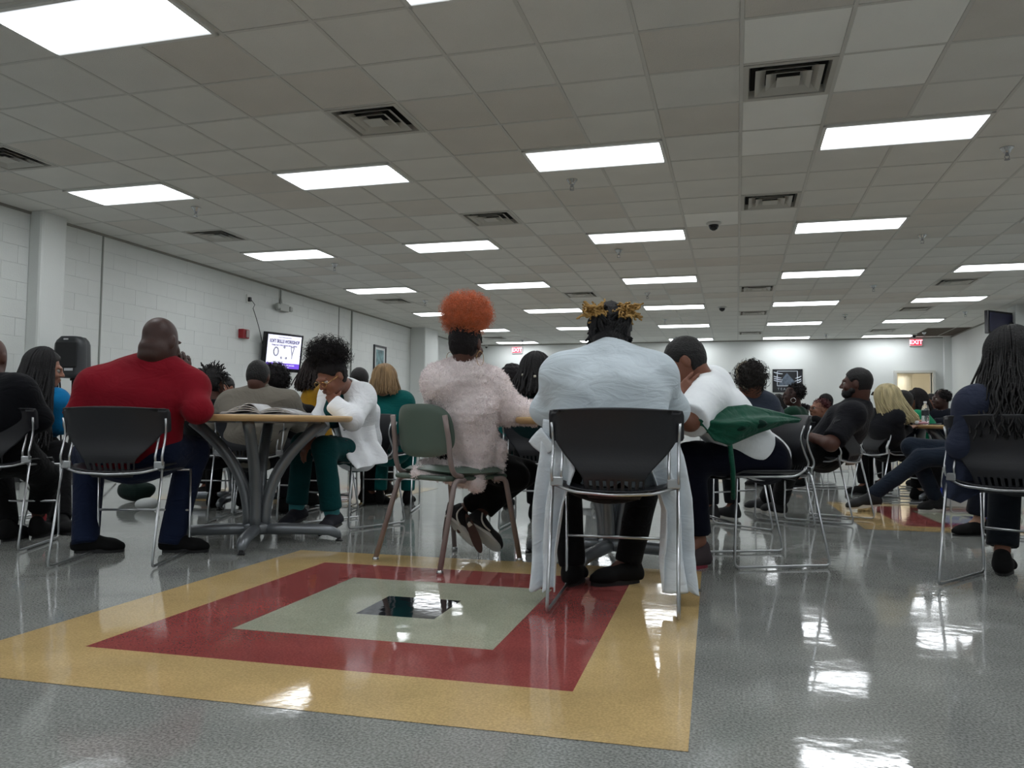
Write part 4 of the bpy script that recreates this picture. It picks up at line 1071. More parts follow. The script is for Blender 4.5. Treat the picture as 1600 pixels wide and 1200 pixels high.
o = strands('gathered_locs', P_, np.full((len(P_), 10), .0065), m_loc, hg, 6, offG); o['kind'] = 'stuff'
P_ = []
for q, cx, lean in ((-1, (932, 489, 3.36), -.7), (1, (977, 489, 3.36), .7)):
    b0 = at(*cx)
    for i in range(80):
        d = nrm(np.array([lean*.5+r_.normal()*.8, -.1+r_.normal()*.6, .55+r_.normal()*.6])); L = r_.uniform(.03, .06)
        t = np.linspace(0, 1, 7)[:, None]; P_.append(b0+d*L*t+np.array([lean*.3, 0, -.25])*L*t*t+r_.normal(size=3)*.012+.006*np.sin(t*7+r_.normal(size=(1, 3))*3))
o = strands('blond_tips', P_, np.tile(np.linspace(.0046, .0040, 7), (len(P_), 1)), m_blond, hg, 6, offG); o['kind'] = 'stuff'; o['label'] = 'blond loc tips'
P_ = []
for q in (-1, 1):
    for i in range(9):
        a = hc+Rg@np.array((q*.08, r_.uniform(-.06, .02), r_.uniform(-.06, -.02))); d = nrm([q*1.0, .1, -.5+r_.normal()*.4]); L = r_.uniform(.012, .026)
        t = np.linspace(0, 1, 7)[:, None]; P_.append(a+d*L*t+np.array([0, 0, -1.0])*L*.5*t*t)
strands('loose_locs', P_, np.full((len(P_), 7), .005), m_loc, hg, 6, offG)['kind'] = 'stuff'
# long grey cardigan hanging down both sides of that chair
def drape(name, rows, m, root, off, nf=3, amp=.02, nu=26, nv=40, th=.004, seed=0, edge=.0):
    rows = [(at(*a), at(*b)) for a, b in rows]; k = len(rows); V = []
    for j in range(nv+1):
        t = j/nv*(k-1); i = min(int(t), k-2); f = t-i; f = f*f*(3-2*f)*.5+f*.5
        A = rows[i][0]*(1-f)+rows[i+1][0]*f; B = rows[i][1]*(1-f)+rows[i+1][1]*f
        wv = nrm(B-A); nn = nrm(np.cross(wv, [0, 0, 1]))
        for q in range(nu+1):
            u = q/nu; s = amp*(.3+.7*j/nv)*(math.sin(u*nf*2*PI+seed+1.2*math.sin(j/nv*4+seed))+.4*math.sin(u*nf*5.3+j*.12))
            e = np.array([0, 0, edge*math.sin(u*17+seed)*(j/nv)])
            V.append(A*(1-u)+B*u+nn*s+e)
    V = np.array(V); Fc = np.array([[j*(nu+1)+i, j*(nu+1)+i+1, (j+1)*(nu+1)+i+1, (j+1)*(nu+1)+i] for j in range(nv) for i in range(nu)])
    return solid(obj(name, mesh(name, V, Fc, True), m, root, off=off), th)
m_card = cloth('grey_cardigan', 'd4dbe1', .25, .08)
drape('cardigan_panel', [((852, 655, 3.22), (880, 660, 3.12)), ((847, 720, 3.18), (900, 735, 3.06)), ((838, 790, 3.18), (884, 790, 3.10)), ((832, 860, 3.18), (872, 860, 3.12)), ((829, 920, 3.16), (868, 922, 3.10))], m_card, rootG, offG, 2.1, .034, seed=1, edge=.008)
drape('cardigan_panel', [((1030, 660, 3.12), (1052, 655, 3.2)), ((1012, 735, 3.05), (1066, 712, 3.16)), ((1034, 800, 3.08), (1075, 780, 3.16)), ((1036, 870, 3.08), (1078, 860, 3.18)), ((1048, 926, 3.06), (1084, 926, 3.16))], m_card, rootG, offG, 2.1, .034, seed=3, edge=.008)
drape('cardigan_panel', [((846, 668, 3.2), (868, 700, 3.1)), ((826, 690, 3.25), (850, 712, 3.2))], m_card, rootG, offG, .8, .006, nu=8, nv=8)
# ---- woman in the fluffy cardigan
J = pose((722, 712, 4.12), (729, 538, 4.02), th_of(.42, .9), look=(.18, 1, -.05), o=dict(nb=(724, 578, 4.02), che=(720, 634, 4.06), wai=(722, 682, 4.10),
    shL=(690, 598, 3.96), shR=(764, 604, 4.10), elR=(795, 640, 4.12), wrR=(836, 647, 4.10), elL=(694, 652, 4.3), wrL=(760, 655, 4.45),
    hipL=(706, 718, 4.06), hipR=(748, 718, 4.16), knR=(822, 738, 4.36), knL=(806, 745, 4.2), anR=(748, 806, 4.26), toeR=(772, 862, 4.22), anL=(722, 796, 4.34), toeL=(714, 858, 4.26)))
m_fleece = mat('fleece_pink_', 'f4eaea', .95, 0, .3, 240, .05, 60, .5, spec=.1, detail=3)
m_fleece_dk = m_fleece
legg = cloth('black_leggings', '0a0a0c', .1, .05)
m_shoe = mat('black_canvas', '101013', .8)
rootF, offF = person(J, 'woman in fluffy pink cardigan with an orange afro puff', SK['dark'], m_fleece, legg, None, dict(hip=.15, hipd=.12, wst=.145, wstd=.12, chw=.15, chd=.115, f=1.1, head=.97), .0085,
    topfold=both(folds(.016, 21, (.8, .3, -.5), 20), fuzz(.0035, 150)), waistlow=-.16, collar=.005, neckr=.05, legf=.82, legfr=.85, topt=.02, topit=0, slf=.98)
# hanging corner of the cardigan and its bunched hem
sd = SDF(); sd.cap(at(742, 690, 4.02), at(742, 752, 3.98), .05, .045, .03); sd.cap(at(728, 735, 4.0), at(745, 758, 3.97), .04, .03, .03); sd.cap(at(776, 700, 4.10), at(774, 738, 4.12), .05, .045, .03)
sd.cap(at(652, 738, 3.98), at(712, 742, 3.92), .028, .032, .02); sd.cap(at(662, 728, 4.05), at(712, 726, 3.98), .03, .035, .02)
sd_obj('cardigan_hem', sd, .008, m_fleece, rootF, offF, both(folds(.008, 3, (.9, .2, -.4), 26), fuzz(.004, 150)), 0, 0)
# fleece pile: short loops standing off the surface
def pile(root, off, names, m, n, L=.007, w_=.0022, seed=2):
    r = np.random.default_rng(seed); VV = []; tot = 0
    src = [c for c in root.children if c.name.split('.')[0] in names]
    V_all = []
    for c in src:
        me = c.data; k = len(me.vertices); a = np.empty(k*3, np.float32); me.vertices.foreach_get('co', a); nn = np.empty(k*3, np.float32); me.vertices.foreach_get('normal', nn)
        a = a.reshape(-1, 3); nn = nn.reshape(-1, 3); i = r.integers(0, k, int(n*k/sum(len(q.data.vertices) for q in src)))
        p = a[i]+r.normal(size=(len(i), 3))*.003; d = nn[i]+r.normal(size=(len(i), 3))*.6; d /= np.linalg.norm(d, axis=1, keepdims=True)
        s = np.cross(d, r.normal(size=d.shape)); s /= np.linalg.norm(s, axis=1, keepdims=True)
        l = L*r.uniform(.6, 1.5, (len(i), 1))
        V_all.append(np.stack([p-s*w_, p+s*w_, p+d*l+s*w_*.4, p+d*l-s*w_*.4], 1))
    V = np.concatenate(V_all).reshape(-1, 3); Fc = np.arange(len(V)).reshape(-1, 4)
    o = obj('fleece_pile', mesh('fleece_pile', V, Fc, False), m, root); o['kind'] = 'stuff'; return o
pile(rootF, offF, ('top', 'cardigan_hem'), m_fleece, 60000, L=.008, w_=.0017)
# collar of the slate top beneath
sd = SDF(); nbv = J['nb']; sd.ecap(nbv-np.array([0, 0, .03]), nbv+np.array([0, 0, .018]), (.075, .062), (.062, .055), J['r'], .02); sd.plane(nbv+np.array([0, 0, .022]), (0, .3, 1))
sd_obj('undershirt', sd, .008, cloth('slate_knit', '2b3444', .2), rootF, offF)
hair_or = mat('hair_orange', 'd87446', .75, 0, .5, 150, .25, 30, sheen=.2)
bz = buzz(rootF, offF, J['head'], J['R'], m_hair2, .97, .007, .007, .05, .002, -.07)
afro(rootF, offF, at(729, 491, 4.0), (.128, .118, .102), np.eye(3), hair_or, 'afro_puff', 2600, .008, 3, .0011, .011, length=.045, turns=2.0, core=.80)
for q in (1, -1):
    e = J['head']+J['R']@np.array((q*.086, -.01, -.075)); mb = MB(); mb.tube([e+J['R']@np.array((0, .036*math.cos(a), .036*math.sin(a))) for a in np.linspace(0, 2*PI, 25)], .0014, 5); mb.build('hoop_earring', mat('gold', 'c9a66b', .25, 1), rootF, True, off=offF)
# her skate shoes, toes down and soles showing
for (an, toe, up, m_) in (('R', (772, 866, 4.19), (.1, .75, .55), 0), ('L', (713, 866, 4.22), (.35, .5, .45), 0)):
    a = J['an'+an]; b_ = at(*toe); d = nrm(b_-a)
    s_ = shoe('skate_shoe', a+d*.02+np.array([0, 0, -.0]), b_, m_shoe, m_sole_w, rootF, offF, .008, .95, False, .03, np.array(up)-0, True)
    so = s_.children[0]; me = so.data
    upv = nrm(np.array(up)-d*(d@np.array(up))); side = np.cross(d, upv)
    base = a+d*.02-upv*.085*.95
    n = 24; V = []
    for i in range(n):
        x = math.cos(2*PI*i/n); yv = math.sin(2*PI*i/n); V.append(base+d*(.068+.116*x)*.95+side*(.036+.010*x)*yv*.95-upv*.0012)
    V2 = [v+upv*.001 for v in V]
    o = obj('gum_outsole', mesh('gum_outsole', V+V2, [tuple(range(n-1, -1, -1)), tuple(range(n, 2*n))]+[(i, (i+1) % n, n+(i+1) % n, n+i) for i in range(n)]), mat('gum_brown', '3a211c', .6), s_, off=offF)
    for sgn in (1, -1):
        P_ = [base+(d*x+side*sgn*y+upv*z)*.95 for x, y, z in ((-.02, .046, .075), (.02, .049, .045), (.06, .051, .05), (.09, .053, .072))]
        mb = MB(); mb.tube(P_, .005, 6, .02); mb.build('side_stripe', m_sole_w, s_, True, off=offF)
# ---- person in the white coat
J = pose((556, 705, 5.5), (518, 588, 5.08), th_of(-.42, -.9), look=(-.36, -.86, -.62), o=dict(nb=(541, 607, 5.28), che=(556, 648, 5.42), wai=(560, 685, 5.5),
    shL=(566, 622, 5.22), shR=(520, 618, 5.42), elL=(550, 655, 5.0), wrL=(522, 632, 5.02), elR=(502, 655, 5.3), wrR=(487, 688, 5.02),
    hipL=(562, 704, 5.4), hipR=(545, 704, 5.55), knL=(506, 700, 4.98), knR=(474, 694, 5.15), anL=(519, 804, 5.0), toeL=(504, 838, 4.84), anR=(463, 796, 5.12), toeR=(444, 824, 4.98)))
wc = cloth('white_twill', 'f2f5fa', .3, .05, stretch=(1, 1, 1.5)); teal = cloth('teal_scrubs', '0b3e40', .2, .05)
rootC, offC = person(J, 'person in white coat and teal scrubs reading with glasses on', SK['brown'], wc, teal, None, dict(hip=.16, hipd=.12, wst=.14, wstd=.11, chw=.155, chd=.115, f=1.12, head=1.0), .010,
    sleeves=(1.0, .98), topfold=folds(.012, 31, (.6, .2, -.8), 26), waistlow=-.10, collar=.02, legf=.92, legfr=.90, flare=.015, topt=.014,
    hand={'L': dict(d=nrm(J['head']-J['wrL']+np.array([-.03, 0, -.07])), n=(.2, .7, -.3), curl=.75, s=.95), 'R': dict(d=(-.3, -.4, -.7), n=(.2, .4, -.5), curl=.3)})
Rc, hc = J['R'], J['head']
eyes(rootC, offC, hc, Rc); brows(rootC, offC, hc, Rc, m_hair); glasses(rootC, offC, hc, Rc, mat('gold', 'c9a66b'))
mb = MB(); 
lp = mat('lip_brown', '5a2f2a', .4)
sd = SDF(); sd.ell(hc+Rc@np.array((0, .102, -.052)), (.019, .006, .0055), Rc, .005); sd.ell(hc+Rc@np.array((0, .101, -.063)), (.017, .006, .0065), Rc, .005); sd_obj('lips', sd, .003, lp, rootC, offC)
hb = buzz(rootC, offC, hc, Rc, m_hair2, 1.0, .010, .008, .045, .003, -.05)
afro(rootC, offC, at(512, 555, 5.1), (.135, .13, .10), np.eye(3), m_hair2, 'afro_puff', 1100, .012, 8, .0016, .012, length=.055, turns=1.8, core=.82)
# wide hem of the coat hanging over the chair
drape('coat_skirt', [((528, 655, 5.22), (584, 650, 5.32)), ((535, 690, 5.15), (590, 690, 5.32)), ((541, 715, 5.1), (603, 712, 5.3)), ((556, 733, 5.1), (605, 722, 5.28))], wc, rootC, offC, 2.2, .016, seed=2)
sd = SDF(); sd.ecap(at(520, 652, 5.3), at(530, 620, 5.25), (.08, .075), (.08, .07), J['r'], .02); sd_obj('scrub_top', sd, .012, teal, rootC, offC)
for i in range(3):
    P_ = at(538+i*3, 672+i*16, 5.05); mb = MB(); mb.lathe([(.0, -.003), (.007, -.002), (.007, .002), (0, .003)], tuple(P_), 10, False); mb.build('snap_button', m_blk, rootC, off=offC)
cuff = cloth('teal_cuff', '3d7c82', .2)
for k, s in (('L', (.08)), ('R', .06)):
    a, b_ = J['kn'+k], J['an'+k]; sd = SDF(); q0 = a+(b_-a)*.90; q1 = a+(b_-a)*1.05; sd.cap(q0, q1, .052, .045, .01, cut=(q1, b_-a)); sd_obj('sock', sd, .008, cuff, rootC, offC)
for k, up in (('L', (-.3, -.1, .7)), ('R', (-.3, -.1, .75))):
    shoe('slip_on_shoe', J['an'+k], J['toe'+k], mat('navy_fabric', '12131f', .8), m_sole, rootC, offC, .009, 1.0, False, .02, up)
# ---- man in the white t-shirt, head on his hand
J = pose((1192, 716, 4.24), (1069, 566, 3.95), th_of(-.9, -.42), look=(-.95, -.1, -.45), o=dict(nb=(1098, 600, 3.98), che=(1124, 646, 4.06), wai=(1160, 690, 4.16),
    shL=(1102, 622, 3.86), shR=(1112, 602, 4.2), elL=(1078, 658, 3.70), wrL=(1056, 619, 3.82), elR=(1050, 655, 4.1), wrR=(1035, 655, 4.3),
    hipL=(1200, 716, 4.12), hipR=(1190, 714, 4.34), knL=(1078, 718, 3.98), knR=(1086, 714, 4.3), anL=(1092, 846, 3.97), toeL=(1062, 874, 3.86), anR=(1075, 830, 4.3), toeR=(1045, 855, 4.2)))
wt = cloth('white_cotton', 'f2f6fa', .18, .05, stretch=(1, 1, 1.6)); navy = cloth('navy_track', '0a0d1c', .2, .05)
rootT, offT = person(J, 'man in a white t-shirt resting his face on his hand', SK['brown'], wt, navy, None, dict(hip=.15, hipd=.12, wst=.16, wstd=.11, chw=.17, chd=.12, f=1.15, head=1.02), .0095,
    sleeves=(.47, .40), topfold=folds(.012, 13, (.4, .1, -.9), 24), waistlow=-.02, collar=.03, legf=1.05, legfr=.90, neckr=.06, slf=1.15, topt=.016,
    hand={'L': dict(d=nrm(at(1098, 586, 3.84)-at(1056, 619, 3.82)), n=tuple(FWD), curl=.12, s=1.05)})
Rt, hc = J['R'], J['head']
buzz(rootT, offT, hc, Rt, m_hair, 1.02, .007, .006, .05, .001, -.055)
m_gry = mat('grey_mesh', '3a3034', .8)
shoe('running_shoe', J['anL'], at(1060, 878, 3.9), m_gry, mat('pink_sole', '8a2c3c', .6), rootT, offT, .009, 1.05, True, .03)
shoe('running_shoe', J['anR'], J['toeR'], m_gry, mat('pink_sole', '8a2c3c'), rootT, offT, .009, 1.05, True, .03)
# green jacket thrown over the table edge and the chair back
m_grn = cloth('green_nylon', '0f4a38', .3, .1, .55)
V = []; nu, nv = 44, 26
top_l = [(1058, 645, 3.80), (1090, 640, 3.78), (1130, 637, 3.80), (1165, 632, 3.86), (1200, 640, 3.95), (1235, 650, 4.02), (1252, 654, 4.06)]
mid_l = [(1052, 652, 3.72), (1090, 656, 3.68), (1130, 664, 3.68), (1165, 664, 3.74), (1200, 660, 3.84), (1232, 658, 3.95), (1250, 657, 4.03)]
bot_l = [(1060, 656, 3.70), (1098, 664, 3.66), (1118, 690, 3.68), (1140, 698, 3.74), (1182, 678, 3.84), (1226, 662, 3.95), (1248, 659, 4.02)]
L3 = [[at(*p) for p in q] for q in (top_l, mid_l, bot_l)]
def lerpl(L, t): x = t*(len(L)-1); i = min(int(x), len(L)-2); return L[i]*(1-(x-i))+L[i+1]*(x-i)
for j in range(nv+1):
    v = j/nv
    for i in range(nu+1):
        u = i/nu; a, b_, c_ = (lerpl(L, u) for L in L3)
        p = (a*(1-2*v)+b_*2*v) if v < .5 else (b_*(2-2*v)+c_*(2*v-1))
        conv = 1-u; s = .013*math.sin(v*11+2*math.sin(u*3)+u*2)*(.3+conv)+.006*math.sin(v*23+u*9)
        p = p+np.array([-.3, -.9, .35])*s; V.append(p)
Fc = np.array([[j*(nu+1)+i, j*(nu+1)+i+1, (j+1)*(nu+1)+i+1, (j+1)*(nu+1)+i] for j in range(nv) for i in range(nu)])
t = thing('jacket', 'dark green nylon jacket lying across the table edge and chair back', 'jacket', at(1150, 660, 3.85)); of = np.array(t.location)
solid(obj('jacket_body', mesh('jacket_body', np.array(V), Fc, True), m_grn, t, off=of), .006)
mb = MB(); a, b_ = at(1140, 690, 3.74), at(1146, 780, 3.78); mb.tube([a, (a+b_)/2+np.array([.006, 0, 0]), b_], .012, 6); mb.build('strap', m_grn, t, True, off=of)
sd = SDF(); sd.ell(at(1120, 668, 3.78), (.14, .05, .03), None, .02); sd.ell(at(1160, 662, 3.85), (.12, .05, .035), None, .02); sd_obj('jacket_shade', sd, .01, cloth('green_nylon_shade', '0a2a22', .2), t, of, folds(.008, 2))  # shading of the jacket's lower half, put in as a darker green piece
# ---- open book on the left table
t = thing('open_book', 'open book with white pages on the left table', 'book', at(462, 656, 4.75)+0); of = np.array([*t.location]); 
bc = ground(462, 652, .738) if False else None
ctr = np.array([-2.63, 4.10, .739]); t.location = ctr
th_b = .25; R2 = np.array([[math.cos(th_b), -math.sin(th_b), 0], [math.sin(th_b), math.cos(th_b), 0], [0, 0, 1]])
m_page = mat('book_page', 'c4c4c6', .7, 0, .1, 30)
def page(name, w_, d_, lift, sgn, z0, m):
    V = []; n = 14
    for i in range(n+1):
        u = i/n; x = sgn*u*w_; z = z0+lift*math.sin(PI*min(1, u*1.15))**.8*(1-.35*u)
        for y in (-d_/2, d_/2): V.append(R2@np.array((x, y, z)))
    o = obj(name, mesh(name, V, [(2*i, 2*i+1, 2*i+3, 2*i+2) for i in range(n)], True), m, t); solid(o, .004); return o
mb = MB(); mb.box((0, 0, .003), (.46, .29, .004), R2); mb.build('cover', mat('cover_paper', '9c9fa6', .5), t)
for i, (l, z) in enumerate(((.020, .008), (.030, .012), (.042, .014))):
    page('page_block' if i == 0 else 'page', .225-.006*i, .275, l, -1, z, m_page); page('page_block' if i == 0 else 'page', .225-.004*i, .275, l*.7, 1, z, m_page)
for x, y, w_, d_ in ((.06, .05, .07, .05), (.15, -.02, .08, .06)):
    mb = MB(); mb.box(R2@np.array((x, y, .048-.08*(x-.06)**1)), (w_, d_, .0008), R2); mb.build('printed_figure', mat('print_grey', '8d8f93', .7, var=.3, vscale=60), t)
page('raised_leaf', .16, .275, .058, -1, .014, m_page)
# ---- bearded man in the black polo
J = pose((1288, 704, 6.14), (1338, 600, 6.08), th_of(-.9, .43), look=(-1, .22, .02), o=dict(nb=(1343, 632, 6.10), che=(1322, 662, 6.12), wai=(1303, 688, 6.13),
    shL=(1330, 650, 5.93), shR=(1343, 645, 6.30), elL=(1298, 694, 5.78), wrL=(1268, 682, 5.95), elR=(1284, 690, 6.2), wrR=(1302, 684, 5.98),
    hipL=(1288, 708, 6.04), hipR=(1288, 706, 6.24), knL=(1238, 710, 5.9), knR=(1240, 706, 6.2), anL=(1218, 784, 6.45), toeL=(1195, 796, 6.6), anR=(1196, 782, 6.7), toeR=(1175, 790, 6.8)))
bp_ = cloth('black_pique', '15151a', .25, .05, bscale=40)
rootB, offB = person(J, 'bearded man in a black polo with crossed arms', SK['dark'], bp_, blackp, None, dict(hip=.18, hipd=.15, wst=.17, wstd=.14, chw=.2, chd=.14, f=1.3, head=1.02), .012,
    sleeves=(.42, .42), topfold=folds(.010, 41, (.5, .2, -.8), 20), legf=1.15, neckr=.064, collar=.03, waistlow=-.08)
Rb, hc = J['R'], J['head']
buzz(rootB, offB, hc, Rb, m_hair, 1.02, .007, .007, .045, .001, -.06)
sd = SDF(); sd.ell(hc+Rb@np.array((0, .050, -.075)), (.056, .056, .045), Rb, .02); sd.ell(hc+Rb@np.array((0, .02, -.05)), (.072, .05, .045), Rb, .02); sd.ell(hc+Rb@np.array((0, .12, -.05)), (.03, .03, .02), Rb, .01, 's'); sd.plane(hc+Rb@np.array((0, .0, -.028)), Rb@np.array((0, .05, 1)))
sd_obj('beard', sd, .007, m_hair, rootB, offB, fuzz(.002, 150)); eyes(rootB, offB, hc, Rb); brows(rootB, offB, hc, Rb, m_hair)
sd = SDF(); nb = J['nb']; sd.ecap(nb+np.array([0, 0, -.02]), nb+np.array([0, 0, .035]), (.092, .082), (.082, .075), J['r'], .01); sd.plane(nb+np.array([0, 0, .036]), (-.2, 0, 1)); sd_obj('polo_collar', sd, .008, bp_, rootB, offB)
for k in 'LR': shoe('sneaker', J['an'+k], J['toe'+k], m_shoe, m_sole_w, rootB, offB, .01, 1.05)
# ---- woman at the right edge
J = pose((1590, 722, 3.64), (1578, 562, 3.60), th_of(.5, .86), look=(-.1, 1, -.12), o=dict(nb=(1582, 606, 3.62), che=(1585, 650, 3.62), wai=(1588, 690, 3.64),
    shL=(1524, 634, 3.58), shR=(1645, 636, 3.64), elL=(1505, 695, 3.6), wrL=(1560, 715, 3.85), hipL=(1560, 724, 3.60), hipR=(1618, 724, 3.62),
    knL=(1572, 716, 3.98), knR=(1668, 722, 3.95), anL=(1566, 862, 3.86), toeL=(1572, 884, 4.02), anR=(1690, 870, 3.8), toeR=(1700, 890, 3.95)))
sl = cloth('slate_jacket', '2c3142', .25, .05); slp = cloth('charcoal_trousers', '15191f', .2, .05)
rootR, offR = person(J, 'woman with long dark hair in a slate jacket at right edge', SK['brown'], sl, slp, m_bsh, dict(hip=.18, hipd=.13, wst=.18, wstd=.12, chw=.20, chd=.12, f=1.12), .0105,
    topfold=folds(.010, 51, (.3, .3, -.9), 22), legf=1.0, legfr=.93, waistlow=-.10, flare=.012)
Rr_, hc = J['R'], J['head']
P_ = hang(hc, Rr_, 700, .36, 5, (.28*PI, 1.72*PI), 1.08, .014, .02, 1.75, .035, .012, back=(-.02, -.05, 0), jit=.03, wf=3.0)
hd = buzz(rootR, offR, hc, Rr_, m_hair, 1.06, .010, .009, .05, .003, -.1)
Rd = np.full(P_.shape[:2], .0048); o = strands('long_hair', P_, Rd, m_hair, hd, 4, offR); o['kind'] = 'stuff'
mb = MB(); e = J['head']+Rr_@np.array((-.086, .0, -.045)); mb.tube([e, e-np.array([0, 0, .012])], .004, 6); mb.build('earring', m_chr, rootR, off=offR)
drape('jacket_tail', [((1482, 668, 3.62), (1530, 690, 3.56)), ((1478, 715, 3.62), (1545, 740, 3.54)), ((1472, 752, 3.62), (1535, 768, 3.56)), ((1474, 776, 3.62), (1500, 786, 3.6))], sl, rootR, offR, 1.5, .012, seed=4)
# ---- dark jacket person cut by the left edge
J = pose((-8, 704, 4.42), (-14, 560, 4.42), th_of(-.4, .9), look=(-.3, 1, -.1), arms='table', o=dict(nb=(-4, 600, 4.42), che=(-4, 640, 4.36), shR=(28, 612, 4.36), elR=(60, 654, 4.46), wrR=(30, 652, 4.75),
    knR=(72, 745, 4.7), anR=(60, 800, 4.75), hipR=(25, 708, 4.42), anL=(12, 826, 4.60), toeL=(28, 846, 4.70), knL=(-5, 712, 4.85)))
person(J, 'person in a black jacket cut by the left picture edge', SK['dark'], cloth('black_jacket', '0c0d12', .3, .05), blackp, m_bsh, dict(hip=.17, hipd=.13, wst=.17, wstd=.13, chw=.18, chd=.13, f=1.2), .012, face=False, legf=1.05)
# ================================================================== people further back
def seated(pel, head, th, label, sk, topc, botc=None, look=None, arms='table', o=None, b=None, vs=.014, chairlab=None, shoes=True, sleeve=1.0, face=True, group=None, chairgrp='far sled chairs', **kw):
    J = pose(pel, head, th, look, arms, o=o)
    rt, of = person(J, label, SK[sk], topc, botc or blackp, m_bsh if shoes is True else shoes, b, vs, sleeve=sleeve, face=face, group=group, **kw)
    if not chairlab:
        for k_, v_ in (('rounded black afro', 'person with the rounded black afro'), ('forehead', 'person whose forehead peeps over the taupe shoulder'), ('mustard', 'woman in mustard yellow'),
                       ('close black hair', 'person with close black hair'), ('glasses in profile', 'woman with glasses beneath the framed poster'), ('green shirt with glasses before', 'woman in dark green before the framed poster'),
                       ('cropped curly', 'person with cropped curly hair'), ('red hair and a black top', 'woman with red hair'), ('behind the woman with red hair', 'person behind the woman with red hair'),
                       ('bright green', 'woman in the bright green shirt'), ('dark bun', 'person with the dark bun'), ('nearer the column', 'person facing the camera at the doorway'),
                       ('half turned', 'person half turned at the doorway edge'), ('dark navy top', 'person in the dark navy top'), ('flat shoes', 'person in black flat shoes')):
            if k_ in label: chairlab = 'charcoal sled chair under the '+v_
    if chairlab:
        p = J['pel']+J['f']*.04; chair(p[0], p[1], th, chairlab, chairgrp)
    return J, rt, of
taupe = cloth('taupe_jacket', '746f66', .3, .05, stretch=(1, 1, 1.4)); blk = cloth('black_cotton', '0c0c0e'); tealb = cloth('teal_scrub_cloth', '0e5a58', .2)
khaki = cloth('dark_trousers', '15161b', .2); must = cloth('mustard_knit', 'a67c1f', .15); slate = cloth('slate_denim', '353b48', .25)
FW = (0, 1, 0)
# third table in front of the taupe jacket, and the one on the right
table(-4.08, 5.95, .3, .54, 'round table beyond the man in the taupe jacket')
q = at(1502, 664, 7.8); table(q[0], q[1], .5, .54, 'round maple edged table at right with a water bottle on it')
q = at(930, 664, 7.2); table(q[0], q[1], .2, .54, 'round table beyond the beaded braids, half hidden')
# man in the taupe jacket
J, rt, of = seated((397, 704, 5.75), (404, 590, 5.72), th_of(-.28, .96), 'man in a taupe jacket with his back to the camera', 'dark', taupe, khaki, look=(-.2, 1, -.35),
    o=dict(nb=(405, 616, 5.72), che=(400, 645, 5.72), shL=(360, 634, 5.74), shR=(448, 632, 5.74), elL=(337, 664, 5.9), wrL=(372, 656, 6.15), elR=(470, 660, 5.9), wrR=(438, 656, 6.15)),
    b=dict(hip=.19, hipd=.13, wst=.20, wstd=.14, chw=.22, chd=.14, f=1.35), vs=.012, chairlab='charcoal sled chair under the man in the taupe jacket', face=False, topfold=folds(.016, 17, (.6, .1, .8), 24), waistlow=-.12)
buzz(rt, of, J['head'], J['R'], m_hair, 1.0, .005, .009, .05, .001, -.05)
sd = SDF(); nb = J['nb']; sd.ecap(nb+np.array([0, 0, -.02]), nb+np.array([0, 0, .035]), (.10, .085), (.075, .07), J['r'], .01); sd_obj('coat_collar', sd, .010, taupe, rt, of)
# afro beside him
J, rt, of = seated((436, 704, 6.3), (428, 596, 6.3), th_of(-.1, 1), 'person with a rounded black afro beside the taupe jacket', 'dark', blk, None, look=(.2, 1, -.1), face=False, vs=.016)
afro(rt, of, at(428, 592, 6.28), (.135, .135, .145), np.eye(3), m_hair2, 'hair', 420, .010, 5, .0026, .016, length=.03)
# short locs
J, rt, of = seated((332, 706, 6.15), (333, 598, 6.1), th_of(-.3, .95), 'person with short black locs and a black shirt', 'dark', blk, None, look=(.1, 1, 0), face=False, vs=.014, chairlab='charcoal sled chair under the person with short locs', b=dict(f=.95))
buzz(rt, of, J['head'], J['R'], m_hair, 1.05, .010, .012, .06, .004, -.06); afro(rt, of, J['head']+np.array([0, -.01, .04]), (.105, .115, .088), np.eye(3), m_loc, 'short_locs', 170, .006, 8, .0075, .014, length=.05, turns=.8)
# forehead peeping over
J, rt, of = seated((357, 700, 7.9), (351, 607, 7.9), PI*.95, 'person whose forehead peeps over the taupe shoulder', 'brown', blk, None, look=(.1, -1, 0), vs=.018)
buzz(rt, of, J['head'], J['R'], m_hair, 1.0, .008, .012); eyes(rt, of, J['head'], J['R'])
# mustard top
J, rt, of = seated((505, 700, 6.9), (497, 585, 6.9), th_of(.8, .5), 'woman in a mustard yellow top with dark curls', 'brown', must, blackp, look=(.7, .6, -.1), vs=.014,
    o=dict(shL=(492, 606, 6.95), shR=(512, 612, 6.7), elL=(486, 640, 7.0), wrL=(483, 655, 6.8)), topfold=folds(.01, 3))
P_ = hang(J['head'], J['R'], 240, .17, 9, (.25*PI, 1.75*PI), 1.08, .016, .05, 1.6, .03, .012, jit=.02, wf=4)
h_ = buzz(rt, of, J['head'], J['R'], m_hair2, 1.05, .012, .012, .05, .004, -.08); strands('dark_curls', P_, np.full(P_.shape[:2], .005), mat('hair_dark_auburn', '1d0f0d', .6), h_, 4, of)['kind'] = 'stuff'
sd = SDF(); sd.cap(at(481, 633, 6.95), at(481, 648, 6.9), .05, .05, .01); sd_obj('black_cuff', sd, .014, blk, rt, of)
# black cap top
J, rt, of = seated((562, 700, 7.6), (562, 596, 7.6), 0, 'person with close black hair right of the white coat', 'dark', blk, None, look=(-.3, 1, 0), face=False, vs=.018)
buzz(rt, of, J['head'], J['R'], m_hair, 1.05, .012, .014, .09, .002, -.08)
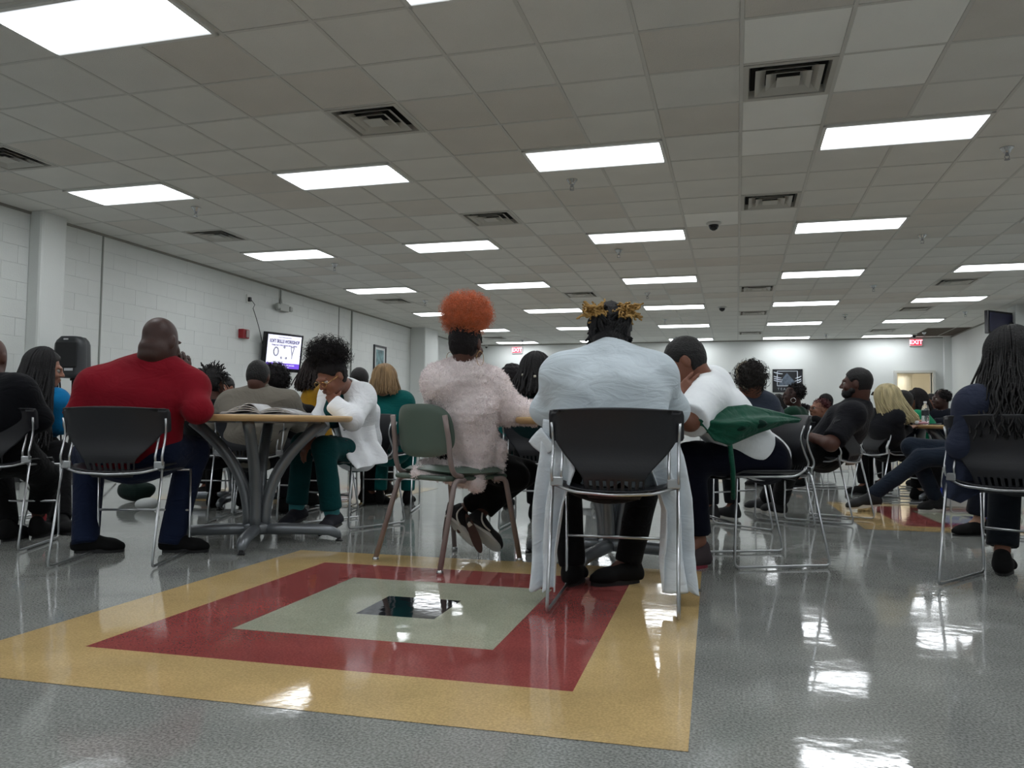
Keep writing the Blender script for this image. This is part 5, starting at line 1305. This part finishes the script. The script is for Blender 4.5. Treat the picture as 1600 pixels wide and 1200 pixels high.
# blonde woman in teal
J, rt, of = seated((604, 702, 6.5), (601, 597, 6.4), th_of(-.25, .97), 'blond woman in teal scrubs seen from behind', 'light', tealb, tealb, look=(-.3, 1, 0), face=False, vs=.013,
    o=dict(nb=(603, 620, 6.42), che=(605, 648, 6.4), shR=(630, 628, 6.38), shL=(578, 626, 6.45), elR=(640, 665, 6.45), wrR=(632, 668, 6.7)), chairlab='charcoal sled chair under the blond woman in teal', b=dict(f=1.08), topfold=folds(.010, 11, (.2, .2, 1), 22))
m_bl = mat('hair_blond', '8f7350', .5, 0, 0, 1, .35, 30, stretch=(1, 1, .1)); 
P_ = hang(J['head'], J['R'], 620, .115, 10, (.22*PI, 1.78*PI), 1.06, .012, .0, 1.62, .012, .004, jit=.012, wf=1)
h_ = buzz(rt, of, J['head'], J['R'], m_bl, 1.05, .012, .012, .05, .001, -.08); strands('straight_hair', P_, np.full(P_.shape[:2], .0036), m_bl, h_, 4, of)['kind'] = 'stuff'
# teal with black hair, and the beaded braids
J, rt, of = seated((802, 706, 6.3), (800, 598, 6.25), th_of(-.1, 1), 'person with short black hair in teal scrubs behind the pink sleeve', 'dark', tealb, tealb, look=(-.3, 1, -.1), face=False, vs=.014,
    chairlab='charcoal sled chair under the person in teal with short black hair', o=dict(nb=(804, 622, 6.25), shR=(828, 630, 6.2), shL=(776, 632, 6.3)))
buzz(rt, of, J['head'], J['R'], m_hair2, 1.15, .016, .010, .07, .006, -.07)
J, rt, of = seated((846, 708, 5.45), (838, 586, 5.45), th_of(-.05, 1), 'person with long black braids dotted with pale beads', 'dark', cloth('dark_teal', '0a2426', .2), blackp, look=(-.1, 1, 0), face=False, vs=.012,
    chairlab='charcoal sled chair under the person with beaded braids', b=dict(f=1.1))
P_ = hang(J['head'], J['R'], 230, .15, 12, (.2*PI, 1.8*PI), 1.1, .018, .0, 1.7, .03, .006, jit=.02, wf=2)
h_ = buzz(rt, of, J['head'], J['R'], m_hair, 1.1, .018, .011, .06, .003, -.09); strands('braids', P_, np.full(P_.shape[:2], .0075), m_loc, h_, 6, of)['kind'] = 'stuff'
mb = MB(); r_ = np.random.default_rng(3)
for i in r_.integers(0, len(P_), 26):
    p = P_[i, r_.integers(9, 19)]; p = p-FWD*.008; mb.lathe([(.001, -.009), (.009, -.006), (.009, .006), (.001, .009)], tuple(p), 8, False)
mb.build('beads', mat('bead_pearl', 'c9c4b4', .3), rt, True, off=of)['kind'] = 'stuff'
# slate jacket with a pale headband
J, rt, of = seated((1196, 708, 5.7), (1171, 594, 5.45), th_of(-.75, .6), 'person in a slate jacket with curly hair and cream headband', 'brown', slate, khaki, look=(-.6, 1, -.25), face=False, vs=.012,
    o=dict(nb=(1172, 620, 5.5), che=(1186, 650, 5.6), shR=(1196, 636, 5.5), shL=(1160, 632, 5.7), elR=(1180, 664, 5.4), wrR=(1150, 660, 5.5)), chairlab='charcoal sled chair under the person in the slate jacket', b=dict(f=1.2, chw=.19, wst=.18), shoes=m_shoe, shoesole=m_sole_w)
afro(rt, of, J['head']+np.array([.01, -.03, .02]), (.105, .115, .115), np.eye(3), mat('hair_dark_brown', '1a1410', .7), 'hair', 420, .014, 15, .0024, .012, length=.035)
mb = MB(); pts = []
for a in np.linspace(0, 2*PI, 33): pts.append(J['head']+J['R']@np.array((-.0+.098*math.cos(a), -.02+.02*math.sin(a), .02+.105*math.sin(a))))
mb.tube(pts, .011, 8); mb.build('headband', mat('cream_fleece', 'a39a86', .95, 0, .6, 120), rt, True, off=of)
# far right group
J, rt, of = seated((1216, 704, 12), (1213, 631, 12), th_of(-1, -.1), 'woman with glasses in profile beneath the framed poster', 'light', blk, None, look=(-1, -.15, 0), vs=.018)
h_ = buzz(rt, of, J['head'], J['R'], m_hair, 1.05, .015, .014, .04, .003, -.09); glasses(rt, of, J['head'], J['R'], m_blk); P_ = hang(J['head'], J['R'], 120, .2, 4, (.35*PI, 1.65*PI), 1.05, .014); strands('long_hair', P_, np.full(P_.shape[:2], .008), m_hair, h_, 4, of)['kind'] = 'stuff'
grn = cloth('forest_green', '143226', .2)
J, rt, of = seated((1246, 706, 9.3), (1238, 618, 9.3), th_of(-.9, .3), 'woman in a green shirt with glasses before the framed poster', 'deep', grn, None, look=(-1, .05, 0), vs=.015, b=dict(f=1.1), o=dict(nb=(1244, 640, 9.3)))
afro(rt, of, J['head']+np.array([.045, .02, .045]), (.115, .115, .105), np.eye(3), m_hair2, 'hair', 300, .01, 6, .004, .015, length=.03, cut=(J['head']+J['R']@np.array((0, .035, 0)), J['R']@np.array((0, 1, -.35)))); glasses(rt, of, J['head'], J['R'], m_blk)
e = J['head']+J['R']@np.array((-.085, -.01, -.06)); mb = MB(); mb.tube([e+np.array([.028*math.cos(a), 0, .028*math.sin(a)]) for a in np.linspace(0, 2*PI, 17)], .004, 5); mb.build('hoop_earring', m_chr, rt, True, off=of)
J, rt, of = seated((1256, 702, 14.4), (1256, 643, 14.4), PI, 'person with cropped curly hair facing the camera in the distance', 'deep', blk, None, look=(-.2, -1, 0), vs=.018)
afro(rt, of, J['head']+np.array([0, .02, .075]), (.135, .12, .07), np.eye(3), m_hair2, 'hair', 160, .01, 7, .005, .018, length=.02); eyes(rt, of, J['head'], J['R'])
J, rt, of = seated((1292, 708, 9.6), (1279, 640, 9.4), th_of(-.8, -.3), 'woman with red hair and a black top, hand at her chin', 'mid', blk, None, look=(-.9, -.5, .15), vs=.014, arms='chin', b=dict(f=1.1), o=dict(nb=(1287, 658, 9.5)))
afro(rt, of, J['head']+J['R']@np.array((0, -.035, .06)), (.09, .09, .07), np.eye(3), mat('hair_crimson', '4a0e16', .6), 'hair', 220, .012, 9, .004, .013, length=.03); eyes(rt, of, J['head'], J['R']); glasses(rt, of, J['head'], J['R'], m_blk)
J, rt, of = seated((1292, 704, 13), (1289, 629, 13), th_of(-.7, -.7), 'person with dark hair behind the woman with red hair', 'dark', blk, None, look=(-.8, -.6, 0), vs=.018)
h_ = buzz(rt, of, J['head'], J['R'], m_hair2, 1.1, .022, .015, .05, .004, -.09); eyes(rt, of, J['head'], J['R'])
# long blond hair with sunglasses pushed up
J, rt, of = seated((1386, 700, 7.7), (1384, 626, 7.6), th_of(.9, .4), 'woman with long blond hair and sunglasses on her head', 'light', cloth('washed_black', '17181d', .2), blackp, look=(-.85, .5, -.2), vs=.013,
    o=dict(nb=(1386, 646, 7.6), shL=(1362, 650, 7.7), shR=(1402, 652, 7.45), elR=(1402, 682, 7.5), wrR=(1420, 670, 7.6)), chairlab='charcoal sled chair under the woman with long blond hair', b=dict(f=.85, chw=.18, wst=.17, hip=.18), face=False)
m_pb = mat('hair_pale_blond', 'b3a67f', .5, 0, 0, 1, .3, 30, stretch=(1, 1, .1))
P_ = hang(J['head'], J['R'], 600, .24, 20, (.25*PI, 1.75*PI), 1.12, .016, .0, 1.6, .01, .01, jit=.015, wf=1.2, back=(.11, -.02, 0))
h_ = buzz(rt, of, J['head'], J['R'], m_pb, 1.12, .014, .012, .05, .001, -.08); strands('long_hair', P_, np.full(P_.shape[:2], .0045), m_pb, h_, 4, of)['kind'] = 'stuff'
mb = MB()
for q in (-1, 1):
    c_ = J['head']+J['R']@np.array((q*.036, .085, .085)); A = J['R']@np.array([[1, 0, 0], [0, .7, -.7], [0, .7, .7]])
    mb.add([c_+A@np.array((x, .0, z)) for x, z in ((-.03, -.018), (.03, -.018), (.03, .02), (-.03, .02))]+[c_+A@np.array((x, .006, z)) for x, z in ((-.03, -.018), (.03, -.018), (.03, .02), (-.03, .02))], [(0, 1, 2, 3), (7, 6, 5, 4), (0, 4, 5, 1), (1, 5, 6, 2), (2, 6, 7, 3), (3, 7, 4, 0)])
    mb.tube([c_+J['R']@np.array((q*.03, 0, 0)), c_+J['R']@np.array((q*.05, -.08, -.01))], .005, 5)
mb.build('sunglasses', mat('sunglass_black', '0a0a0c', .15), rt, off=of)
# green shirt profile
J, rt, of = seated((1440, 706, 9.2), (1428, 628, 9.2), th_of(-.9, .3), 'woman in a bright green shirt with glasses and dark bob', 'brown', cloth('bright_green', '137a55', .15), blackp, look=(-1, 0, -.05), vs=.014, o=dict(nb=(1436, 646, 9.2)), b=dict(f=1.1))
h_ = buzz(rt, of, J['head'], J['R'], m_hair2, 1.08, .018, .012, .03, .003, -.1); glasses(rt, of, J['head'], J['R'], m_blk); P_ = hang(J['head'], J['R'], 240, .12, 21, (.45*PI, 1.55*PI), 1.1, .018, .0, 1.6, .02, .004); strands('bob', P_, np.full(P_.shape[:2], .008), m_hair2, h_, 4, of)['kind'] = 'stuff'
J, rt, of = seated((1416, 702, 8.3), (1408, 628, 8.4), th_of(-.9, .3), 'person with a dark bun behind the long blond hair', 'brown', cloth('navy_sleeve', '141a2c', .2), blackp, look=(-1, .2, 0), vs=.015, o=dict(nb=(1414, 652, 8.35), shL=(1420, 660, 8.2), elL=(1426, 672, 8.1)))
buzz(rt, of, J['head'], J['R'], m_hair, 1.0, .01, .013); sd = SDF(); sd.ell(at(1411, 618, 8.45), (.05, .05, .045), None, .01); sd_obj('bun', sd, .014, m_hair, rt, of, fuzz(.004, 80))
for px_, D_, lab, look_, sk_ in ((1447, 13.5, 'person facing the camera at the doorway, nearer the column', (-.3, -1, 0), 'light'), (1454, 12.5, 'person half turned in front of the doorway edge', (-.8, -.5, 0), 'brown')):
    J, rt, of = seated((px_+1, 700, D_), (px_, 628, D_), PI*.9, lab, sk_, blk, None, look=look_, vs=.018); buzz(rt, of, J['head'], J['R'], m_hair, 1.05, .013, .015, .045, .003, -.07); eyes(rt, of, J['head'], J['R'])
J, rt, of = seated((1472, 706, 10), (1470, 624, 10), th_of(-.6, -.7), 'person in a dark navy top right of the doorway', 'deep', cloth('dark_navy', '12161f', .2), blackp, look=(-.9, -.3, 0), vs=.015, b=dict(f=1.2, chw=.19))
afro(rt, of, J['head']+J['R']@np.array((0, -.03, .04)), (.11, .11, .09), np.eye(3), m_hair2, 'hair', 200, .01, 17, .004, .015, length=.02); eyes(rt, of, J['head'], J['R'])
# braids and blue top at left
J, rt, of = seated((52, 704, 5.5), (71, 578, 5.35), th_of(.1, 1), 'woman with long braids and a bright blue top at left', 'mid', cloth('bright_blue', '1272a8', .15), blackp, look=(.75, .6, -.12), vs=.011,
    o=dict(nb=(62, 612, 5.4), che=(58, 650, 5.45), shR=(88, 626, 5.35), shL=(38, 628, 5.5), elR=(96, 664, 5.4), wrR=(90, 668, 5.7), knR=(92, 708, 5.3), anR=(96, 818, 4.98), toeR=(110, 832, 4.86), knL=(66, 708, 5.6), anL=(84, 812, 5.1), toeL=(78, 832, 4.95)), chairlab='charcoal sled chair under the woman with the blue top')
P_ = hang(J['head'], J['R'], 420, .50, 14, (.28*PI, 1.72*PI), 1.08, .014, .0, 1.6, .03, .006, jit=.035, wf=2, back=(-.03, -.06, 0))
h_ = buzz(rt, of, J['head'], J['R'], m_hair, 1.08, .014, .010, .035, .003, -.09); strands('long_braids', P_, np.full(P_.shape[:2], .0055), m_loc, h_, 5, of)['kind'] = 'stuff'; eyes(rt, of, J['head'], J['R'])
# person with crossed legs behind the right edge chair
dj = cloth('dark_denim', '1c2430', .3, .05)
J, rt, of = seated((1535, 712, 6.75), (1560, 600, 6.7), th_of(-1, .1), 'person in dark jeans stretching out one leg, half hidden at right', 'brown', slate, dj, look=(-1, .2, 0), vs=.013, arms='lap',
    o=dict(hipL=(1528, 712, 6.65), hipR=(1528, 708, 6.85), knL=(1440, 716, 6.7), anL=(1362, 774, 6.75), toeL=(1322, 788, 6.78), knR=(1424, 698, 6.85), anR=(1462, 778, 6.85), toeR=(1443, 794, 6.8)), shoes=None, b=dict(f=1.05), legfr=1.0, chairlab='charcoal sled chair under the person with one leg stretched out', topfold=folds(.01, 4))
buzz(rt, of, J['head'], J['R'], m_hair, 1.0, .01, .012)
shoe('sneaker', at(1361, 774, 6.74), at(1320, 784, 6.78), m_shoe, m_sole_w, rt, of, .010, 1.12, False, .03, (-.15, 0, 1)); shoe('sneaker', at(1464, 780, 6.85), J['toeR'], m_shoe, m_sole_w, rt, of, .010, 1.05, True, .03)
# flat shoe peeping behind the right chair
J, rt, of = seated((1605, 720, 5.3), (1612, 600, 5.3), th_of(-1, .2), 'person in dark trousers and black flat shoes, hidden at right', 'light', blk, cloth('navy_trousers', '10131d', .2), look=(-1, .2, 0), vs=.014,
    o=dict(knL=(1545, 714, 5.25), anL=(1530, 812, 5.28), toeL=(1494, 832, 5.26), knR=(1556, 714, 5.45), anR=(1560, 806, 5.5), toeR=(1524, 824, 5.5)), shoes=None, legfr=.9, flare=.03)
buzz(rt, of, J['head'], J['R'], m_hair, 1.0, .01, .012)
for k in 'LR': shoe('flat_shoe', J['an'+k], J['toe'+k], m_bsh, m_sole, rt, of, .009, .98, True, .008, ankle=False)
# ================================================================== small things
def bottle(x, y, z, s, lab, capc, labc, mid=None):
    t = thing('water_bottle', lab, 'bottle', (x, y, z)); g = mat('clear_plastic', 'dfe6e8', .08, trans=.9)
    mb = MB(); mb.lathe([(.028*s, 0), (.033*s, .008*s), (.033*s, .06*s), (.031*s, .08*s), (.033*s, .10*s), (.033*s, .14*s), (.024*s, .175*s), (.012*s, .19*s), (.012*s, .2*s)], n=20); mb.build('bottle_body', g, t, True)
    mb = MB(); mb.lathe([(.014*s, .197*s), (.014*s, .215*s)], n=14); mb.build('cap', mat('cap_'+capc, capc, .4), t)
    mb = MB(); mb.lathe([(.0338*s, .082*s), (.0338*s, .13*s)], n=20, cap=False); mb.build('label_band', mat('band_'+labc, labc, .5), t, True)
p = ground(60, 838); bottle(p[0], p[1], 0, 1.15, 'clear plastic bottle with red label on the floor at left', 'c8c8c8', 'a83840')
q = at(1446, 656, 7.4); bottle(q[0], q[1], .739, 1.0, 'clear water bottle standing on the right table', 'd8dadc', '23282e')
t = thing('folded_cloth', 'small pink and white item beside the water bottle', 'cloth', (q[0]-.02, q[1]-.1, .739)); sd = SDF(); o_ = np.array(t.location)
sd.ell(o_+np.array([-.02, 0, .014]), (.05, .03, .013), None, .01); sd_obj('pink_part', sd, .005, mat('pink_fabric', 'b98a94', .7), t, o_, fuzz(.002, 90))
sd = SDF(); sd.ell(o_+np.array([-.07, 0, .018]), (.02, .02, .018), None, .01); sd_obj('white_part', sd, .005, mat('white_paper', 'c9c9c9', .7), t, o_)
# loudspeaker on a stand by the left wall
p = at(115, 562, 9.0); D = 9.0
t = thing('loudspeaker', 'black loudspeaker on a pole stand near the left wall', 'speaker', (p[0], p[1], 1.17))
al = .15; zs_ = np.linspace(0, .46, 12); V = []; n = 28
for z in zs_:
    f = z/.46; wd = .195*(1-.10*f)*(1 if f < .8 else math.sqrt(max(.02, 1-((f-.8)/.21)**2))*.55+.45); dp = .15*(1-.12*f)*(1 if f < .85 else .9)
    for i in range(n):
        a = 2*PI*i/n; ca, sa = math.cos(a), math.sin(a); m_ = (abs(ca)**4+abs(sa)**4)**-.25; x, y = wd*ca*m_, dp*sa*m_*(1 if sa < 0 else 1); x *= (1 if sa < 0 else .8)
        V.append((x*math.cos(al)-y*math.sin(al), x*math.sin(al)+y*math.cos(al), z))
Fc = [(j*n+i, j*n+(i+1) % n, (j+1)*n+(i+1) % n, (j+1)*n+i) for j in range(11) for i in range(n)]+[tuple(range(n-1, -1, -1)), tuple(11*n+i for i in range(n))]
c_ = obj('cabinet', mesh('cabinet', V, Fc, True), mat('speaker_grey', '2b2e31', .5, 0, .1, 120), t)
Ra = np.array([[math.cos(al), -math.sin(al), 0], [math.sin(al), math.cos(al), 0], [0, 0, 1]])
mb = MB(); mb.box(Ra@np.array((.015, -.150, .25)), (.25, .02, .28), Ra); bevel(mb.build('grille', mat('grille_black', '131417', .7, 0, .5, 400), t), .008)
mb = MB(); mb.box(Ra@np.array((.06, -.163, .085)), (.10, .006, .028), Ra); mb.build('name_plate', mat('plate_silver', 'b9bcc0', .4), t)
mb = MB(); mb.lathe([(.03, 0), (.03, .004)], (0, 0, 0), 16); V2 = [Ra@(np.array((v[0]-.045, -.156-v[2], v[1]+.07))) for v in mb.v]; obj('bass_port', mesh('bass_port', V2, mb.f), m_dark, t)
mb = MB(); mb.box(Ra@np.array((0, -.14, .425)), (.05, .012, .015), Ra); mb.build('logo_badge', mat('plate_silver', 'b9bcc0'), t)
t2 = thing('speaker_stand', 'thin black pole stand carrying the loudspeaker', 'stand', (p[0], p[1], 0))
mb = MB(); mb.tube([(0, 0, .3), (0, 0, 1.17)], .0125, 10); mb.build('pole', m_blk, t2, True); mb = MB(); mb.lathe([(.03, 1.14), (.03, 1.168)], n=12); mb.lathe([(.022, .5), (.022, .62)], n=12); mb.build('collar', m_blk, t2)
for k in range(3):
    a = k*2*PI/3+.4; mb = MB(); mb.tube([(0, 0, .58), (.5*math.cos(a), .5*math.sin(a), .012)], .009, 8); mb.tube([(0, 0, .3), (.28*math.cos(a), .28*math.sin(a), .26)], .006, 6); mb.build('leg', m_blk, t2, True)
# second loudspeaker further down the hall
p = at(606, 603, 11.5); t = thing('loudspeaker', 'small dark loudspeaker on a pole behind the blond woman', 'speaker', (p[0], p[1], .86))
o_ = c_.copy(); C.objects.link(o_); o_.parent = t; o_.name = 'cabinet'
t2 = thing('speaker_stand', 'pole stand under the small loudspeaker behind the blond woman', 'stand', (p[0], p[1], 0)); mb = MB(); mb.tube([(0, 0, .3), (0, 0, .86)], .0125, 8); mb.build('pole', m_blk, t2, True)
for k in range(3):
    a = k*2*PI/3+.4; mb = MB(); mb.tube([(0, 0, .5), (.4*math.cos(a), .4*math.sin(a), .012)], .009, 6); mb.build('leg', m_blk, t2, True)
# potted plant beside the wall under the screen
p = at(458, 660, 8.3); t = thing('potted_plant', 'potted plant with dark green leaves below the wall screen', 'plant', (p[0], p[1], 0))
mb = MB(); mb.lathe([(.13, 0), (.17, .04), (.2, .34), (.19, .36)], n=20); mb.build('pot', mat('pot_grey', '3c4144', .6), t, True)
r_ = np.random.default_rng(11); m_lf = mat('leaf_green', '1f3f2c', .5, var=.3)
mb = MB(); mb.tube([(0, 0, .3), (.01, 0, .6)], .015, 6); mb.build('stem', mat('stem_brown', '3a3326', .8), t)
for i in range(34):
    a = r_.uniform(0, 6.28); el = r_.uniform(.3, 1.3); d = np.array([math.cos(a)*math.cos(el), math.sin(a)*math.cos(el), math.sin(el)]); L = r_.uniform(.16, .3); b0 = np.array([0, 0, r_.uniform(.36, .62)]); s_ = nrm(np.cross(d, [0, 0, 1])); V = []
    for u in np.linspace(0, 1, 6):
        c3 = b0+d*L*u-np.array([0, 0, .12])*u*u; w_ = .022*math.sin(PI*min(1, u*.95+.05))+.001; V += [c3-s_*w_, c3+s_*w_+np.array([0, 0, .003])]
    solid(obj('leaf', mesh('leaf', V, [(2*j, 2*j+1, 2*j+3, 2*j+2) for j in range(5)], True), m_lf, t), .002)
# bags and box on the floor
def sack(px, py, D, r3, col, lab, name='bag', sd_=1):
    q = at(px, py, D); t = thing(name, lab, 'bag', (q[0], q[1], 0)); o_ = np.array(t.location); sd = SDF()
    sd.ell(o_+np.array([0, 0, r3[2]]), r3, None, .02); sd.ell(o_+np.array([r3[0]*.5, 0, r3[2]*1.3]), np.array(r3)*.6, None, .04); sd.plane((0, 0, .001), (0, 0, -1))
    sd_obj('bag_body', sd, .012, col, t, o_, folds(.02, sd_, (.5, .4, .6), 30)); return t
sack(212, 766, 6.9, (.17, .12, .09), cloth('bag_green', '14231f', .3), 'dark green bag on the floor beyond the red shirted man')
sack(229, 790, 6.25, (.10, .07, .05), mat('bag_white', 'b9bdbc', .4), 'small white plastic bag on floor behind the red shirted man', 'plastic_bag', 3)
p = at(1508, 780, 7.3); t = thing('shoe_box', 'blue lidded white shoe box on the floor behind the right chair', 'box', (p[0], p[1], 0), .1)
mb = MB(); mb.box((0, 0, .045), (.34, .2, .09)); bevel(mb.build('box_body', mat('box_white', 'b4b6ba', .5), t), .003)
mb = MB(); mb.box((0, 0, .12), (.35, .21, .07)); bevel(mb.build('lid', mat('box_blue', '1432a8', .5), t), .003)
mb = MB(); V = []; n = 18
for i in range(n+1):
    u = i/n; x = -.09+.2*u; zc = .118-.035*math.sin(PI*min(1, u*1.25+.0))*(1-u)+.03*u*u; th_ = .016*math.sin(PI*min(1, u*.9+.12))*(1-u)+.001; V += [(x, -.1062, zc-th_), (x, -.1062, zc+th_*.3)]
obj('swoosh', mesh('swoosh', V, [(2*j, 2*j+2, 2*j+3, 2*j+1) for j in range(n)]), mat('box_white', 'b4b6ba'), t)
p = ground(1087, 923); t = thing('card', 'small dark card lying on the floor by the cardigan hem', 'card', (p[0], p[1], .0022)); mb = MB(); mb.box((0, 0, .001), (.05, .05, .002)); mb.build('card_face', mat('card_dark', '3d3f38', .6), t)
